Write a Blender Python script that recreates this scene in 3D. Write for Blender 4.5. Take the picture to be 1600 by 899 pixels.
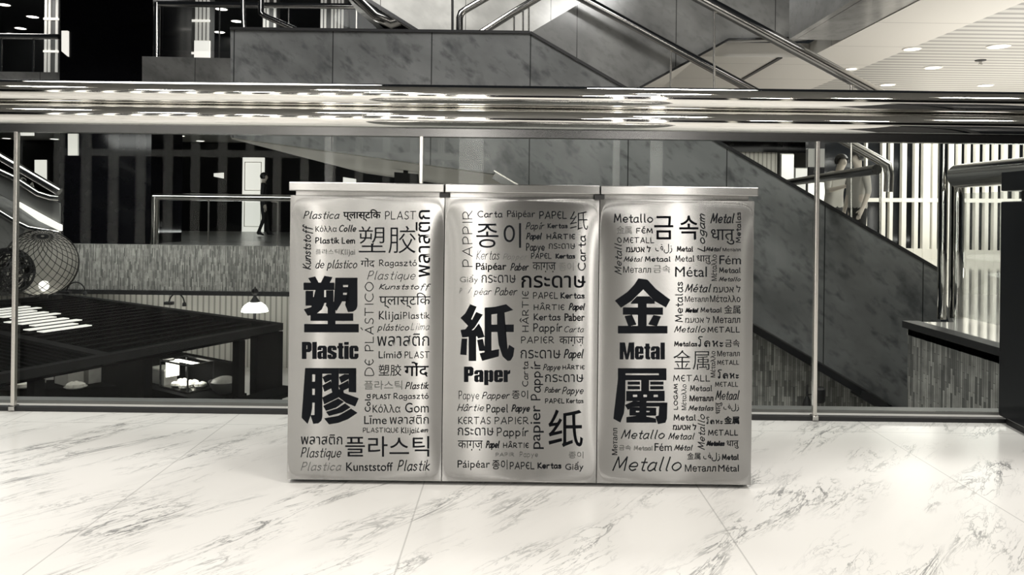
import bpy, bmesh, math, random
from mathutils import Vector, Matrix
random.seed(7)
for o in list(bpy.data.objects):
    bpy.data.objects.remove(o, do_unlink=True)
SC = bpy.context.scene
COL = SC.collection
# ------------------------------------------------------------------ camera, world, exposure
F = 1250.0            # focal length in pixels of the 1600 px wide frame
HC = 0.80             # camera height
YH = 330.0            # image row of the horizon
RHO = 0.0122          # camera roll
cam_d = bpy.data.cameras.new('camera')
cam = bpy.data.objects.new('camera', cam_d)
COL.objects.link(cam)
cam.location = (0, 0, HC)
cam.rotation_euler = (Matrix.Rotation(math.pi/2, 3, 'X') @ Matrix.Rotation(RHO, 3, 'Z')).to_euler()
cam_d.lens = 36.0 * F / 1600.0
cam_d.sensor_width = 36.0
cam_d.shift_y = -(449.5 - YH) / 1600.0
cam_d.clip_start = 0.05
cam_d.clip_end = 200
SC.camera = cam
W = bpy.data.worlds.new('world')
SC.world = W
W.use_nodes = True
W.node_tree.nodes['Background'].inputs[0].default_value = (0.80, 0.90, 1.0, 1)
W.node_tree.nodes['Background'].inputs[1].default_value = 0.015
SC.view_settings.view_transform = 'Standard'
SC.view_settings.look = 'None'
SC.view_settings.gamma = 1
SC.view_settings.use_curve_mapping = False
SC.view_settings.exposure = 0.0
try:
    SC.cycles.max_bounces = 8
    SC.cycles.transparent_max_bounces = 16
    SC.cycles.sample_clamp_indirect = 4.0
    SC.cycles.caustics_reflective = False
    SC.cycles.caustics_refractive = False
    SC.cycles.use_denoising = True
except Exception:
    pass
WARM = (1.0, 0.965, 0.905)
NEUT = (1.0, 0.985, 0.955)
def area(name, loc, size, energy, color=WARM, rot=(0, 0, 0), size_y=None, spread=None):
    l = bpy.data.lights.new(name, 'AREA')
    l.energy = energy
    l.color = color
    l.size = size
    if size_y:
        l.shape = 'RECTANGLE'
        l.size_y = size_y
    else:
        l.shape = 'DISK'
    if spread:
        l.spread = spread
    o = bpy.data.objects.new(name, l)
    o.location = loc
    o.rotation_euler = rot
    COL.objects.link(o)
    return o
# our own deck: rows of ceiling lamps
for x in (-3.2, -1.1, 1.1, 3.2):
    for y in (-3.6, -0.9, 1.3):
        area('deck_lamp', (x, y, 2.93), 0.5, 21 if abs(x) > 3 and y > 0 else 32)
# the atrium well and the wings around it
area('atrium_fill', (-3.5, 6.0, 6.6), 4.0, 260, NEUT)  # wide fill without a fitting, added to light the whole well
area('atrium_fill', (1.5, 4.6, 5.6), 1.6, 190, NEUT, (math.radians(25), 0, 0))  # unseen fill added for the marble flights
area('atrium_fill', (-1.2, 10.0, 5.2), 0.8, 45, NEUT, (math.radians(70), 0, 0))  # unseen fill added to brighten the pale flight
area('wing_lamp', (7.5, 9.0, 2.9), 2.0, 75, WARM)
area('wing_lamp', (7.5, 13.5, 2.9), 2.5, 110, WARM)
area('wing_lamp', (8.0, 21.0, 2.9), 4.0, 200, WARM)
area('wing_ceiling_fill', (9.0, 12.0, 0.15), 4.0, 160, WARM, (math.pi, 0, 0))  # upward fill without a fitting, added to brighten the wing ceiling
area('wing_ceiling_fill', (6.2, 8.5, 0.15), 2.0, 90, WARM, (math.pi, 0, 0))  # second upward fill, added for the near soffit
area('landing_soffit_fill', (-3.2, 13.0, -2.6), 2.0, 34, NEUT, (math.pi, 0, 0))  # hidden behind the bins, added to brighten the landing soffit
area('lower_lamp', (-6.5, 17.7, -1.0), 5.0, 190, WARM, (0, 0, 0), 1.2)
area('stone_wall_fill', (-7.5, 14.2, 2.4), 5.0, 120, NEUT, (math.radians(35), 0, 0), 0.5)  # floats without a fitting, added to brighten the far stone band
area('upper_lamp', (-12.5, 19.0, 6.1), 2.0, 60, NEUT)
area('upper_lamp', (-6.0, 19.5, 6.1), 2.0, 60, NEUT)
area('mezzanine_lamp', (-9.0, 20.5, 2.95), 3.0, 18, NEUT)
area('mezzanine_ceiling_fill', (-7.0, 19.5, 0.2), 1.5, 45, NEUT, (math.pi, 0, 0))  # unseen upward fill added to lighten the slatted ceiling
for q_ in ((-4.7, 10.9), (-6.3, 12.2), (-7.6, 12.4)):
    area('counter_fill', (q_[0], q_[1], -1.0), 0.25, 5.5)  # added under the roof to make the counter items show

# ------------------------------------------------------------------ pixel to place
CR, SR = math.cos(RHO), math.sin(RHO)
def ray(px, py):
    u, v = px - 800.0, YH - py
    return (u * CR - v * SR) / F, (u * SR + v * CR) / F
def P(px, py, Y):
    a, b = ray(px, py)
    return Vector((a * Y, Y, HC + b * Y))
def PZ(px, py, z):
    a, b = ray(px, py)
    Y = (z - HC) / b
    return Vector((a * Y, Y, z))

# ------------------------------------------------------------------ materials
def new_mat(name):
    m = bpy.data.materials.new(name)
    m.use_nodes = True
    return m, m.node_tree, m.node_tree.nodes['Principled BSDF']
def N(nt, t, **kw):
    n = nt.nodes.new(t)
    for k, v in kw.items():
        setattr(n, k, v)
    return n
def c4(c):
    return (c[0], c[1], c[2], 1) if not isinstance(c, (int, float)) else (c, c, c, 1)
def simple(name, col, rough=0.5, metal=0.0, emit=0.0, ecol=None, noise=0.0, nscale=20.0, spec=0.5):
    m, nt, b = new_mat(name)
    b.inputs['Base Color'].default_value = c4(col)
    b.inputs['Roughness'].default_value = rough
    b.inputs['Metallic'].default_value = metal
    b.inputs['Specular IOR Level'].default_value = spec
    if emit:
        b.inputs['Emission Color'].default_value = c4(ecol or col)
        b.inputs['Emission Strength'].default_value = emit
    if noise:
        g = N(nt, 'ShaderNodeNewGeometry')
        t = N(nt, 'ShaderNodeTexNoise')
        t.inputs['Scale'].default_value = nscale
        t.inputs['Detail'].default_value = 4
        mx = N(nt, 'ShaderNodeMix', data_type='RGBA')
        cc = c4(col)
        mx.inputs['A'].default_value = tuple(max(0, v * (1 - noise)) for v in cc[:3]) + (1,)
        mx.inputs['B'].default_value = tuple(min(1, v * (1 + noise)) for v in cc[:3]) + (1,)
        nt.links.new(g.outputs['Position'], t.inputs['Vector'])
        nt.links.new(t.outputs['Fac'], mx.inputs['Factor'])
        nt.links.new(mx.outputs['Result'], b.inputs['Base Color'])
    return m
def math_node(nt, op, a, b=None, clamp=False):
    n = N(nt, 'ShaderNodeMath', operation=op, use_clamp=clamp)
    for i, v in enumerate((a, b)):
        if v is None:
            continue
        if isinstance(v, (int, float)):
            n.inputs[i].default_value = v
        else:
            nt.links.new(v, n.inputs[i])
    return n.outputs[0]
def mix_col(nt, fac, a, b):
    mx = N(nt, 'ShaderNodeMix', data_type='RGBA')
    for k, v in (('Factor', fac), ('A', a), ('B', b)):
        if isinstance(v, (int, float)):
            mx.inputs[k].default_value = v
        elif isinstance(v, tuple):
            mx.inputs[k].default_value = v
        else:
            nt.links.new(v, mx.inputs[k])
    return mx.outputs['Result']
def veins(nt, pos, scale, stretch, rot, distort, lo, hi, detail=6.0):
    mp = N(nt, 'ShaderNodeMapping', vector_type='TEXTURE')
    mp.inputs['Rotation'].default_value = rot
    mp.inputs['Scale'].default_value = tuple(1 / q for q in stretch)
    nt.links.new(pos, mp.inputs['Vector'])
    t = N(nt, 'ShaderNodeTexNoise')
    t.inputs['Scale'].default_value = scale
    t.inputs['Detail'].default_value = detail
    t.inputs['Roughness'].default_value = 0.62
    t.inputs['Distortion'].default_value = distort
    nt.links.new(mp.outputs[0], t.inputs['Vector'])
    d = math_node(nt, 'ABSOLUTE', math_node(nt, 'SUBTRACT', t.outputs['Fac'], 0.5))
    r = N(nt, 'ShaderNodeMapRange', clamp=True)
    r.inputs['From Min'].default_value = lo
    r.inputs['From Max'].default_value = hi
    r.inputs['To Min'].default_value = 1
    r.inputs['To Max'].default_value = 0
    nt.links.new(d, r.inputs['Value'])
    return r.outputs[0]
def noise_fac(nt, pos, scale, lo, hi, detail=3.0, stretch=(1, 1, 1), rot=(0, 0, 0)):
    mp = N(nt, 'ShaderNodeMapping', vector_type='TEXTURE')
    mp.inputs['Scale'].default_value = tuple(1 / q for q in stretch)
    mp.inputs['Rotation'].default_value = rot
    nt.links.new(pos, mp.inputs['Vector'])
    t = N(nt, 'ShaderNodeTexNoise')
    t.inputs['Scale'].default_value = scale
    t.inputs['Detail'].default_value = detail
    nt.links.new(mp.outputs[0], t.inputs['Vector'])
    r = N(nt, 'ShaderNodeMapRange', clamp=True)
    r.inputs['From Min'].default_value = lo
    r.inputs['From Max'].default_value = hi
    nt.links.new(t.outputs['Fac'], r.inputs['Value'])
    return r.outputs[0]
def joint(nt, coord, period, offset, width):
    a = math_node(nt, 'SUBTRACT', coord, offset)
    a = math_node(nt, 'MODULO', math_node(nt, 'ADD', a, 400 * period), period)
    return math_node(nt, 'LESS_THAN', a, width)
def floor_marble():
    m, nt, b = new_mat('white_veined_marble')
    pos = N(nt, 'ShaderNodeNewGeometry').outputs['Position']
    sep = N(nt, 'ShaderNodeSeparateXYZ')
    nt.links.new(pos, sep.inputs[0])
    rot = (0, 0, math.radians(52))
    v1 = veins(nt, pos, 4.5, (0.5, 2.6, 1), rot, 0.8, 0.003, 0.022)
    v2 = veins(nt, pos, 11.0, (0.5, 2.4, 1), rot, 0.6, 0.002, 0.022)
    patch = noise_fac(nt, pos, 4.0, 0.47, 0.66, 4, (0.6, 1.8, 1), rot)
    v = math_node(nt, 'MULTIPLY', math_node(nt, 'ADD', v1, math_node(nt, 'MULTIPLY', v2, 0.7), True), patch)
    col = mix_col(nt, v, (0.88, 0.86, 0.825, 1), (0.24, 0.24, 0.235, 1))
    cloud = noise_fac(nt, pos, 3.0, 0.52, 0.85, 5, (0.5, 1.9, 1), rot)
    col = mix_col(nt, math_node(nt, 'MULTIPLY', cloud, 0.30), col, (0.55, 0.54, 0.52, 1))
    j = math_node(nt, 'MAXIMUM', joint(nt, sep.outputs[0], 0.8, -0.25, 0.004), joint(nt, sep.outputs[1], 1.6, 1.35, 0.004))
    col = mix_col(nt, math_node(nt, 'MULTIPLY', j, 0.45), col, (0.30, 0.29, 0.28, 1))
    nt.links.new(col, b.inputs['Base Color'])
    b.inputs['Roughness'].default_value = 0.22
    b.inputs['Specular IOR Level'].default_value = 0.35
    return m
def wall_marble(name, base, dark, period=1.05, off=-1.93, hor=None, vein=0.55):
    m, nt, b = new_mat(name)
    pos = N(nt, 'ShaderNodeNewGeometry').outputs['Position']
    sep = N(nt, 'ShaderNodeSeparateXYZ')
    nt.links.new(pos, sep.inputs[0])
    cloud = noise_fac(nt, pos, 1.1, 0.32, 0.70, 9, (1, 1, 1.5), (0, math.radians(35), 0))
    fine = noise_fac(nt, pos, 7.0, 0.52, 0.78, 10, (1, 1, 2.2), (0, math.radians(40), 0))
    blot = noise_fac(nt, pos, 2.6, 0.56, 0.74, 10, (1.3, 1, 0.8), (0, math.radians(-30), 0))
    lo = tuple(x * 0.5 for x in base) + (1,)
    col = mix_col(nt, cloud, base + (1,), lo)
    col = mix_col(nt, math_node(nt, 'MULTIPLY', blot, vein), col, dark + (1,))
    col = mix_col(nt, math_node(nt, 'MULTIPLY', fine, vein * 0.7), col, dark + (1,))
    j = joint(nt, sep.outputs[0], period, off, 0.012)
    if hor:
        j = math_node(nt, 'MAXIMUM', j, joint(nt, sep.outputs[2], hor[0], hor[1], 0.012))
    col = mix_col(nt, math_node(nt, 'MULTIPLY', j, 0.85), col, (dark[0] * .3, dark[1] * .3, dark[2] * .3, 1))
    nt.links.new(col, b.inputs['Base Color'])
    b.inputs['Roughness'].default_value = 0.16
    return m
def split_stone(name, a, bcol, axis):
    # thin upright slips of split stone, in columns along `axis`
    m, nt, b = new_mat(name)
    pos = N(nt, 'ShaderNodeNewGeometry').outputs['Position']
    sep = N(nt, 'ShaderNodeSeparateXYZ')
    nt.links.new(pos, sep.inputs[0])
    cmb = N(nt, 'ShaderNodeCombineXYZ')
    nt.links.new(sep.outputs[2], cmb.inputs[0])
    nt.links.new(sep.outputs[axis], cmb.inputs[1])
    br = N(nt, 'ShaderNodeTexBrick', offset=0.37, offset_frequency=2, squash=1.6, squash_frequency=3)
    br.inputs['Scale'].default_value = 1
    br.inputs['Brick Width'].default_value = 0.17
    br.inputs['Row Height'].default_value = 0.024
    br.inputs['Mortar Size'].default_value = 0.0016
    br.inputs['Color1'].default_value = a + (1,)
    br.inputs['Color2'].default_value = bcol + (1,)
    br.inputs['Mortar'].default_value = tuple(x * 0.35 for x in bcol) + (1,)
    nt.links.new(cmb.outputs[0], br.inputs['Vector'])
    n = noise_fac(nt, pos, 9, 0.3, 0.7, 5)
    col = mix_col(nt, math_node(nt, 'MULTIPLY', n, 0.5), br.outputs['Color'], tuple(x * 0.5 for x in bcol) + (1,))
    nt.links.new(col, b.inputs['Base Color'])
    b.inputs['Roughness'].default_value = 0.6
    bp = N(nt, 'ShaderNodeBump')
    bp.inputs['Strength'].default_value = 0.6
    bp.inputs['Distance'].default_value = 0.02
    nt.links.new(br.outputs['Color'], bp.inputs['Height'])
    nt.links.new(bp.outputs[0], b.inputs['Normal'])
    return m
def brushed(name, col, rough, aniso, streak=0.06):
    m, nt, b = new_mat(name)
    pos = N(nt, 'ShaderNodeNewGeometry').outputs['Position']
    f = noise_fac(nt, pos, 40, 0.3, 0.7, 2, (0.4, 1, 18))
    lo = tuple(x * (1 - streak) for x in col) + (1,)
    nt.links.new(mix_col(nt, f, col + (1,), lo), b.inputs['Base Color'])
    b.inputs['Metallic'].default_value = 1
    b.inputs['Roughness'].default_value = rough
    b.inputs['Anisotropic'].default_value = aniso
    tg = N(nt, 'ShaderNodeTangent', direction_type='RADIAL', axis='Z')
    b.inputs['Anisotropic Rotation'].default_value = 0.25
    nt.links.new(tg.outputs[0], b.inputs['Tangent'])
    return m
def glass(name, tint=(0.93, 0.95, 0.94), refl=1.0):
    m = bpy.data.materials.new(name)
    m.use_nodes = True
    nt = m.node_tree
    nt.nodes.clear()
    out = N(nt, 'ShaderNodeOutputMaterial')
    tr = N(nt, 'ShaderNodeBsdfTransparent')
    tr.inputs[0].default_value = tint + (1,)
    gl = N(nt, 'ShaderNodeBsdfGlossy')
    gl.inputs['Roughness'].default_value = 0.004
    fr = N(nt, 'ShaderNodeFresnel')
    fr.inputs['IOR'].default_value = 1.5
    mx = N(nt, 'ShaderNodeMixShader')
    nt.links.new(math_node(nt, 'MULTIPLY', fr.outputs[0], refl), mx.inputs[0])
    nt.links.new(tr.outputs[0], mx.inputs[1])
    nt.links.new(gl.outputs[0], mx.inputs[2])
    nt.links.new(mx.outputs[0], out.inputs[0])
    return m
def slatted(name, col, gap, axis, period, width, rough=0.5):
    m, nt, b = new_mat(name)
    pos = N(nt, 'ShaderNodeNewGeometry').outputs['Position']
    sep = N(nt, 'ShaderNodeSeparateXYZ')
    nt.links.new(pos, sep.inputs[0])
    j = joint(nt, sep.outputs[axis], period, 0, width)
    nt.links.new(mix_col(nt, j, col + (1,), gap + (1,)), b.inputs['Base Color'])
    b.inputs['Roughness'].default_value = rough
    return m

M = {}
M['floor'] = floor_marble()
M['marble'] = wall_marble('dark_grey_marble', (0.24, 0.245, 0.242), (0.035, 0.037, 0.04), vein=0.95)
M['marble_mid'] = wall_marble('grey_marble', (0.36, 0.36, 0.345), (0.10, 0.10, 0.10), 1.35, -0.5)
M['marble_pale'] = wall_marble('pale_marble', (0.88, 0.87, 0.82), (0.45, 0.45, 0.42), 1.3, -3.35, None, 0.35)
M['stone'] = split_stone('split_face_stone', (0.62, 0.61, 0.56), (0.15, 0.15, 0.14), 0)
M['stone_side'] = split_stone('split_face_stone_side', (0.55, 0.54, 0.50), (0.11, 0.11, 0.105), 1)
M['plaster'] = simple('pale_plaster', (0.66, 0.64, 0.59), 0.6, noise=0.05, nscale=1.5)
M['soffit'] = slatted('jointed_soffit', (0.64, 0.62, 0.575), (0.42, 0.41, 0.38), 1, 1.3, 0.02)
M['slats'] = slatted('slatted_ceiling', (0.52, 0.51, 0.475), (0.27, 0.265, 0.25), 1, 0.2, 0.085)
M['slats_dim'] = slatted('slatted_ceiling_dim', (0.42, 0.41, 0.38), (0.25, 0.25, 0.23), 1, 0.2, 0.08)  # darker copy of the slats, dimness put into the colour
M['ceil'] = simple('deck_ceiling', (0.13, 0.13, 0.125), 0.5, noise=0.04)
M['ceil_dark'] = simple('dark_ceiling', (0.07, 0.075, 0.08), 0.35, noise=0.2, nscale=2)
M['black'] = simple('black_lacquer', (0.004, 0.004, 0.005), 0.12, spec=0.15, noise=0.3, nscale=3)
M['blackm'] = simple('matt_black', (0.010, 0.010, 0.011), 0.5, noise=0.3, nscale=12)
M['cabinet'] = simple('black_cabinet', (0.005, 0.006, 0.008), 0.3, noise=0.2, nscale=4, spec=0.2)
M['darkwall'] = simple('dark_shop_wall', (0.006, 0.006, 0.007), 0.4, spec=0.2, noise=0.5, nscale=1.2)
M['steel'] = simple('polished_steel', (0.80, 0.79, 0.76), 0.035, 1.0, noise=0.02, nscale=4)
M['steel2'] = simple('satin_steel', (0.55, 0.54, 0.52), 0.16, 1.0, noise=0.05, nscale=8)
M['steeldark'] = simple('dark_steel', (0.16, 0.16, 0.16), 0.2, 1.0, noise=0.1, nscale=8)
M['post'] = simple('post_steel', (0.72, 0.70, 0.66), 0.25, 1.0, noise=0.05, nscale=30)
M['panel'] = brushed('brushed_panel', (0.33, 0.328, 0.322), 0.21, 1.0, 0.04)
M['lidm'] = brushed('brushed_lid', (0.40, 0.397, 0.39), 0.24, 1.0, 0.06)
M['ink'] = simple('black_ink', (0.005, 0.006, 0.008), 0.7, spec=0.08)
M['ink_grey'] = simple('worn_ink', (0.12, 0.12, 0.115), 0.7, spec=0.1)
M['glass'] = glass('clear_glass', (0.93, 0.95, 0.94), 0.15)
M['glass2'] = glass('far_glass', (0.93, 0.94, 0.94), 0.3)
M['white'] = simple('white_enamel', (0.85, 0.83, 0.78), 0.4, noise=0.03)
M['whitelit'] = simple('white_fin', (0.88, 0.86, 0.80), 0.35)
M['lamp'] = simple('lamp_glow', (1, 0.95, 0.86), 0.4, emit=5.0)
M['lampsoft'] = simple('lit_panel', (0.9, 0.87, 0.8), 0.4, emit=0.9)
M['column_glow'] = simple('column_glow', (1, 0.96, 0.9), 0.4, emit=10.0)
M['fin_glow'] = simple('fin_with_glow', (0.88, 0.86, 0.80), 0.35, emit=2.0)  # glow added so the mullions reflect strongly in the glass
M['lampdim'] = simple('lit_column', (0.8, 0.78, 0.72), 0.4, emit=0.32)
M['wood'] = simple('charred_wood', (0.006, 0.006, 0.006), 0.8, noise=0.4, nscale=9, spec=0.02)
M['wood2'] = simple('dark_fascia', (0.022, 0.022, 0.022), 0.7, noise=0.3, nscale=9, spec=0.04)
M['wingfloor'] = simple('glossy_pale_floor', (0.62, 0.60, 0.56), 0.07, noise=0.06, nscale=1.2, spec=0.9)
M['cream'] = slatted('pleated_cream_wall', (0.62, 0.60, 0.55), (0.32, 0.31, 0.28), 0, 0.13, 0.04)
M['lowfloor'] = simple('pale_stone_floor', (0.72, 0.70, 0.66), 0.25, noise=0.06, nscale=1.2)
M['mezzfloor'] = simple('grey_stone_floor', (0.30, 0.30, 0.29), 0.25, noise=0.1, nscale=1.2)
M['deckedge'] = simple('pale_kerb_stone', (0.60, 0.585, 0.55), 0.3, noise=0.06, nscale=6)
M['grey'] = simple('grey_panel', (0.16, 0.16, 0.155), 0.4, noise=0.15, nscale=3)
M['darkglass'] = simple('dark_shop_glass', (0.015, 0.017, 0.020), 0.06, noise=0.4, nscale=1.5)
M['food'] = simple('pale_food', (0.72, 0.70, 0.64), 0.5, noise=0.3, nscale=30)
M['dish'] = simple('glazed_dish', (0.55, 0.54, 0.50), 0.2, noise=0.2, nscale=20)
M['box'] = simple('paper_box', (0.40, 0.39, 0.36), 0.5, noise=0.2, nscale=14)
M['wire'] = simple('dark_wire', (0.02, 0.02, 0.02), 0.5)
M['skin'] = simple('skin', (0.55, 0.50, 0.44), 0.5)
M['hair'] = simple('dark_hair', (0.010, 0.010, 0.010), 0.4)
M['shirt'] = simple('pale_shirt', (0.42, 0.41, 0.38), 0.7)
M['shirt2'] = simple('grey_shirt', (0.22, 0.22, 0.21), 0.7)
M['trouser'] = simple('dark_trousers', (0.015, 0.015, 0.016), 0.7)
M['coat'] = simple('black_coat', (0.008, 0.008, 0.009), 0.7)
def skin_of_lantern():
    m = bpy.data.materials.new('lantern_gauze')
    m.use_nodes = True
    nt = m.node_tree
    nt.nodes.clear()
    out = N(nt, 'ShaderNodeOutputMaterial')
    tr = N(nt, 'ShaderNodeBsdfTransparent')
    tl = N(nt, 'ShaderNodeBsdfTranslucent')
    tl.inputs[0].default_value = (0.8, 0.78, 0.72, 1)
    df = N(nt, 'ShaderNodeBsdfDiffuse')
    df.inputs[0].default_value = (0.75, 0.73, 0.68, 1)
    m1 = N(nt, 'ShaderNodeMixShader')
    m1.inputs[0].default_value = 0.5
    nt.links.new(tl.outputs[0], m1.inputs[1])
    nt.links.new(df.outputs[0], m1.inputs[2])
    m2 = N(nt, 'ShaderNodeMixShader')
    m2.inputs[0].default_value = 0.72
    nt.links.new(tr.outputs[0], m2.inputs[1])
    nt.links.new(m1.outputs[0], m2.inputs[2])
    nt.links.new(m2.outputs[0], out.inputs[0])
    return m
M['gauze'] = skin_of_lantern()

# ------------------------------------------------------------------ mesh building
class MB:
    def __init__(self):
        self.v, self.f, self.mi = [], [], []
    def add(self, vs, fs, mi=0):
        o = len(self.v)
        self.v += [tuple(p) for p in vs]
        self.f += [tuple(i + o for i in f) for f in fs]
        self.mi += [mi] * len(fs)
        return self
    def box(self, c, s, rz=0.0, mi=0, mat=None):
        c = Vector(c)
        R = mat if mat is not None else Matrix.Rotation(rz, 3, 'Z')
        vs = []
        for sx in (-.5, .5):
            for sy in (-.5, .5):
                for sz in (-.5, .5):
                    vs.append(c + R @ Vector((sx * s[0], sy * s[1], sz * s[2])))
        return self.add(vs, [(0, 1, 3, 2), (4, 6, 7, 5), (0, 4, 5, 1), (2, 3, 7, 6), (0, 2, 6, 4), (1, 5, 7, 3)], mi)
    def bar(self, a, b, w, h, mi=0):
        # rectangular bar from a to b: w sideways, h in the up direction
        a, b = Vector(a), Vector(b)
        d = (b - a)
        L = d.length
        d.normalize()
        up = Vector((0, 0, 1)) if abs(d.z) < 0.95 else Vector((0, 1, 0))
        s = d.cross(up).normalized()
        u = s.cross(d).normalized()
        R = Matrix((d, s, u)).transposed()
        return self.box((a + b) / 2, (L, w, h), mi=mi, mat=R)
    def prism(self, pts, ext, mi=0):
        pts = [Vector(p) for p in pts]
        ext = Vector(ext)
        n = len(pts)
        vs = pts + [p + ext for p in pts]
        fs = [tuple(range(n)), tuple(range(2 * n - 1, n - 1, -1))]
        for i in range(n):
            j = (i + 1) % n
            fs.append((i, i + n, j + n, j))
        return self.add(vs, fs, mi)
    def tube(self, path, r, seg=12, mi=0, closed=False):
        path = [Vector(p) for p in path]
        n = len(path)
        rr = r if isinstance(r, (list, tuple)) else [r] * n
        d0 = (path[1] - path[0]).normalized()
        ref = Vector((0, 0, 1)) if abs(d0.z) < 0.9 else Vector((0, 1, 0))
        s = d0.cross(ref).normalized()
        vs = []
        for i, p in enumerate(path):
            if closed:
                d = (path[(i + 1) % n] - path[i - 1]).normalized()
            elif i == 0:
                d = d0
            elif i == n - 1:
                d = (path[-1] - path[-2]).normalized()
            else:
                d = ((path[i + 1] - p).normalized() + (p - path[i - 1]).normalized()).normalized()
            s = (s - d * s.dot(d)).normalized()
            u = d.cross(s)
            k = 1.0
            if 0 < i < n - 1 and not closed:
                c = d.dot((path[i + 1] - p).normalized())
                k = 1.0 / max(c, 0.5)
            for q in range(seg):
                a = 2 * math.pi * q / seg
                vs.append(p + (s * math.cos(a) + u * math.sin(a)) * rr[i] * (k if k < 1.2 else 1.2))
        fs = []
        for i in range(n if closed else n - 1):
            i2 = (i + 1) % n
            for q in range(seg):
                q2 = (q + 1) % seg
                fs.append((i * seg + q, i * seg + q2, i2 * seg + q2, i2 * seg + q))
        if not closed:
            fs.append(tuple(range(seg - 1, -1, -1)))
            fs.append(tuple((n - 1) * seg + q for q in range(seg)))
        return self.add(vs, fs, mi)
    def lathe(self, prof, c, seg=24, mi=0):
        c = Vector(c)
        vs, fs = [], []
        n = len(prof)
        for (r, z) in prof:
            for q in range(seg):
                a = 2 * math.pi * q / seg
                vs.append(c + Vector((max(r, 1e-4) * math.cos(a), max(r, 1e-4) * math.sin(a), z)))
        for i in range(n - 1):
            for q in range(seg):
                q2 = (q + 1) % seg
                fs.append((i * seg + q, i * seg + q2, (i + 1) * seg + q2, (i + 1) * seg + q))
        fs.append(tuple(range(seg - 1, -1, -1)))
        fs.append(tuple((n - 1) * seg + q for q in range(seg)))
        return self.add(vs, fs, mi)
    def build(self, name, mats, parent=None, smooth=False, bevel=0.0, angle=40):
        me = bpy.data.meshes.new(name)
        org = Vector((0, 0, 0))
        if parent is not None:
            org = world_loc(parent)
        me.from_pydata([tuple(Vector(p) - org) for p in self.v], [], self.f)
        for m in (mats if isinstance(mats, (list, tuple)) else [mats]):
            me.materials.append(m)
        me.polygons.foreach_set('material_index', self.mi)
        bm = bmesh.new()
        bm.from_mesh(me)
        bmesh.ops.recalc_face_normals(bm, faces=bm.faces)
        if bevel:
            es = [e for e in bm.edges if len(e.link_faces) == 2 and e.calc_face_angle(0) > math.radians(30)]
            bmesh.ops.bevel(bm, geom=es, offset=bevel, segments=2, affect='EDGES', profile=0.5)
        bm.to_mesh(me)
        bm.free()
        if smooth:
            me.polygons.foreach_set('use_smooth', [True] * len(me.polygons))
            try:
                me.set_sharp_from_angle(angle=math.radians(angle))
            except Exception:
                pass
        o = bpy.data.objects.new(name, me)
        COL.objects.link(o)
        if parent is not None:
            o.parent = parent
        return o
def world_loc(o):
    p = Vector((0, 0, 0))
    while o is not None:
        p += o.location
        o = o.parent
    return p
def recenter(o):
    # put the object's origin at the base of its own mesh
    me = o.data
    xs = [v.co for v in me.vertices]
    c = Vector((sum(p.x for p in xs) / len(xs), sum(p.y for p in xs) / len(xs), min(p.z for p in xs)))
    me.transform(Matrix.Translation(-c))
    o.location = c
    return o
def tag(o, label, cat, group=None, kind=None):
    if label:
        o['label'] = label
    if cat:
        o['category'] = cat
    if group:
        o['group'] = group
    if kind:
        o['kind'] = kind
    return o
def thing(name, loc, label, cat, group=None):
    o = bpy.data.objects.new(name, None)
    o.empty_display_size = 0.1
    o.location = loc
    COL.objects.link(o)
    return tag(o, label, cat, group)
def struct(o, label, cat):
    return tag(o, label, cat, kind='structure')
def copy_tree(o, parent=None):
    c = o.copy()
    COL.objects.link(c)
    c.parent = parent
    for ch in list(o.children):
        copy_tree(ch, c)
    return c
def arc_pts(c, r, a0, a1, n, u, v):
    c, u, v = Vector(c), Vector(u), Vector(v)
    return [c + u * r * math.cos(a0 + (a1 - a0) * i / n) + v * r * math.sin(a0 + (a1 - a0) * i / n) for i in range(n + 1)]

# ================================================================== SETTING
def slab(name, x0, x1, y0, y1, z0, z1, mat, label, cat):
    m = MB()
    m.box(((x0 + x1) / 2, (y0 + y1) / 2, (z0 + z1) / 2), (x1 - x0, y1 - y0, z1 - z0))
    return struct(m.build(name, mat), label, cat)
def poly_slab(name, pts, z0, z1, mat, label, cat):
    m = MB()
    m.prism([(x, y, z0) for x, y in pts], (0, 0, z1 - z0))
    return struct(m.build(name, mat), label, cat)
GY = 3.123       # the plane of the balustrade glass
ZL = -2.9        # the lower level
poly_slab('floor', [(-9, -7), (12, -7), (12, GY), (-9, GY)], -0.12, 0.0, M['floor'], 'white veined marble floor around the three bins', 'floor')
slab('trim_1', -9, 2.98, GY + 0.012, GY + 0.11, -0.14, 0.0, M['deckedge'], 'pale stone kerb strip under the glass balustrade', 'trim')
slab('trim_2', -9, 2.98, GY + 0.11, GY + 0.17, -0.16, 0.012, M['grey'], 'grey metal edge at the drop behind the glass', 'trim')
poly_slab('floor_wing', [(3.0, GY), (12, GY), (12, 30), (4.75, 30), (4.75, 8.7), (4.55, 8.45), (3.35, 6.05), (3.0, 6.05)], -0.10, 0.0, M['wingfloor'], 'pale polished floor in front of the white finned shopfront', 'floor')
slab('trim_3', 2.965, 3.09, GY, 6.06, -0.045, 0.006, M['blackm'], 'dark stone lip along the top of the right stone wall', 'trim')
slab('wall_right', 3.0, 3.2, GY, 6.04, ZL, -0.05, M['stone_side'], 'grey split stone wall under the right balustrade', 'wall')
slab('floor_mezzanine', -24, 4.7, 16.62, 28, -0.14, 0.0, M['mezzfloor'], 'grey polished floor across the atrium', 'floor')
slab('wall_back', -24, 4.7, 16.55, 16.7, -0.93, 0.01, M['stone'], 'pale split stone band below the far railing', 'wall')
slab('trim_4', -24, 4.7, 16.5, 16.75, -1.02, -0.93, M['blackm'], 'dark band under the far stone wall', 'trim')
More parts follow.
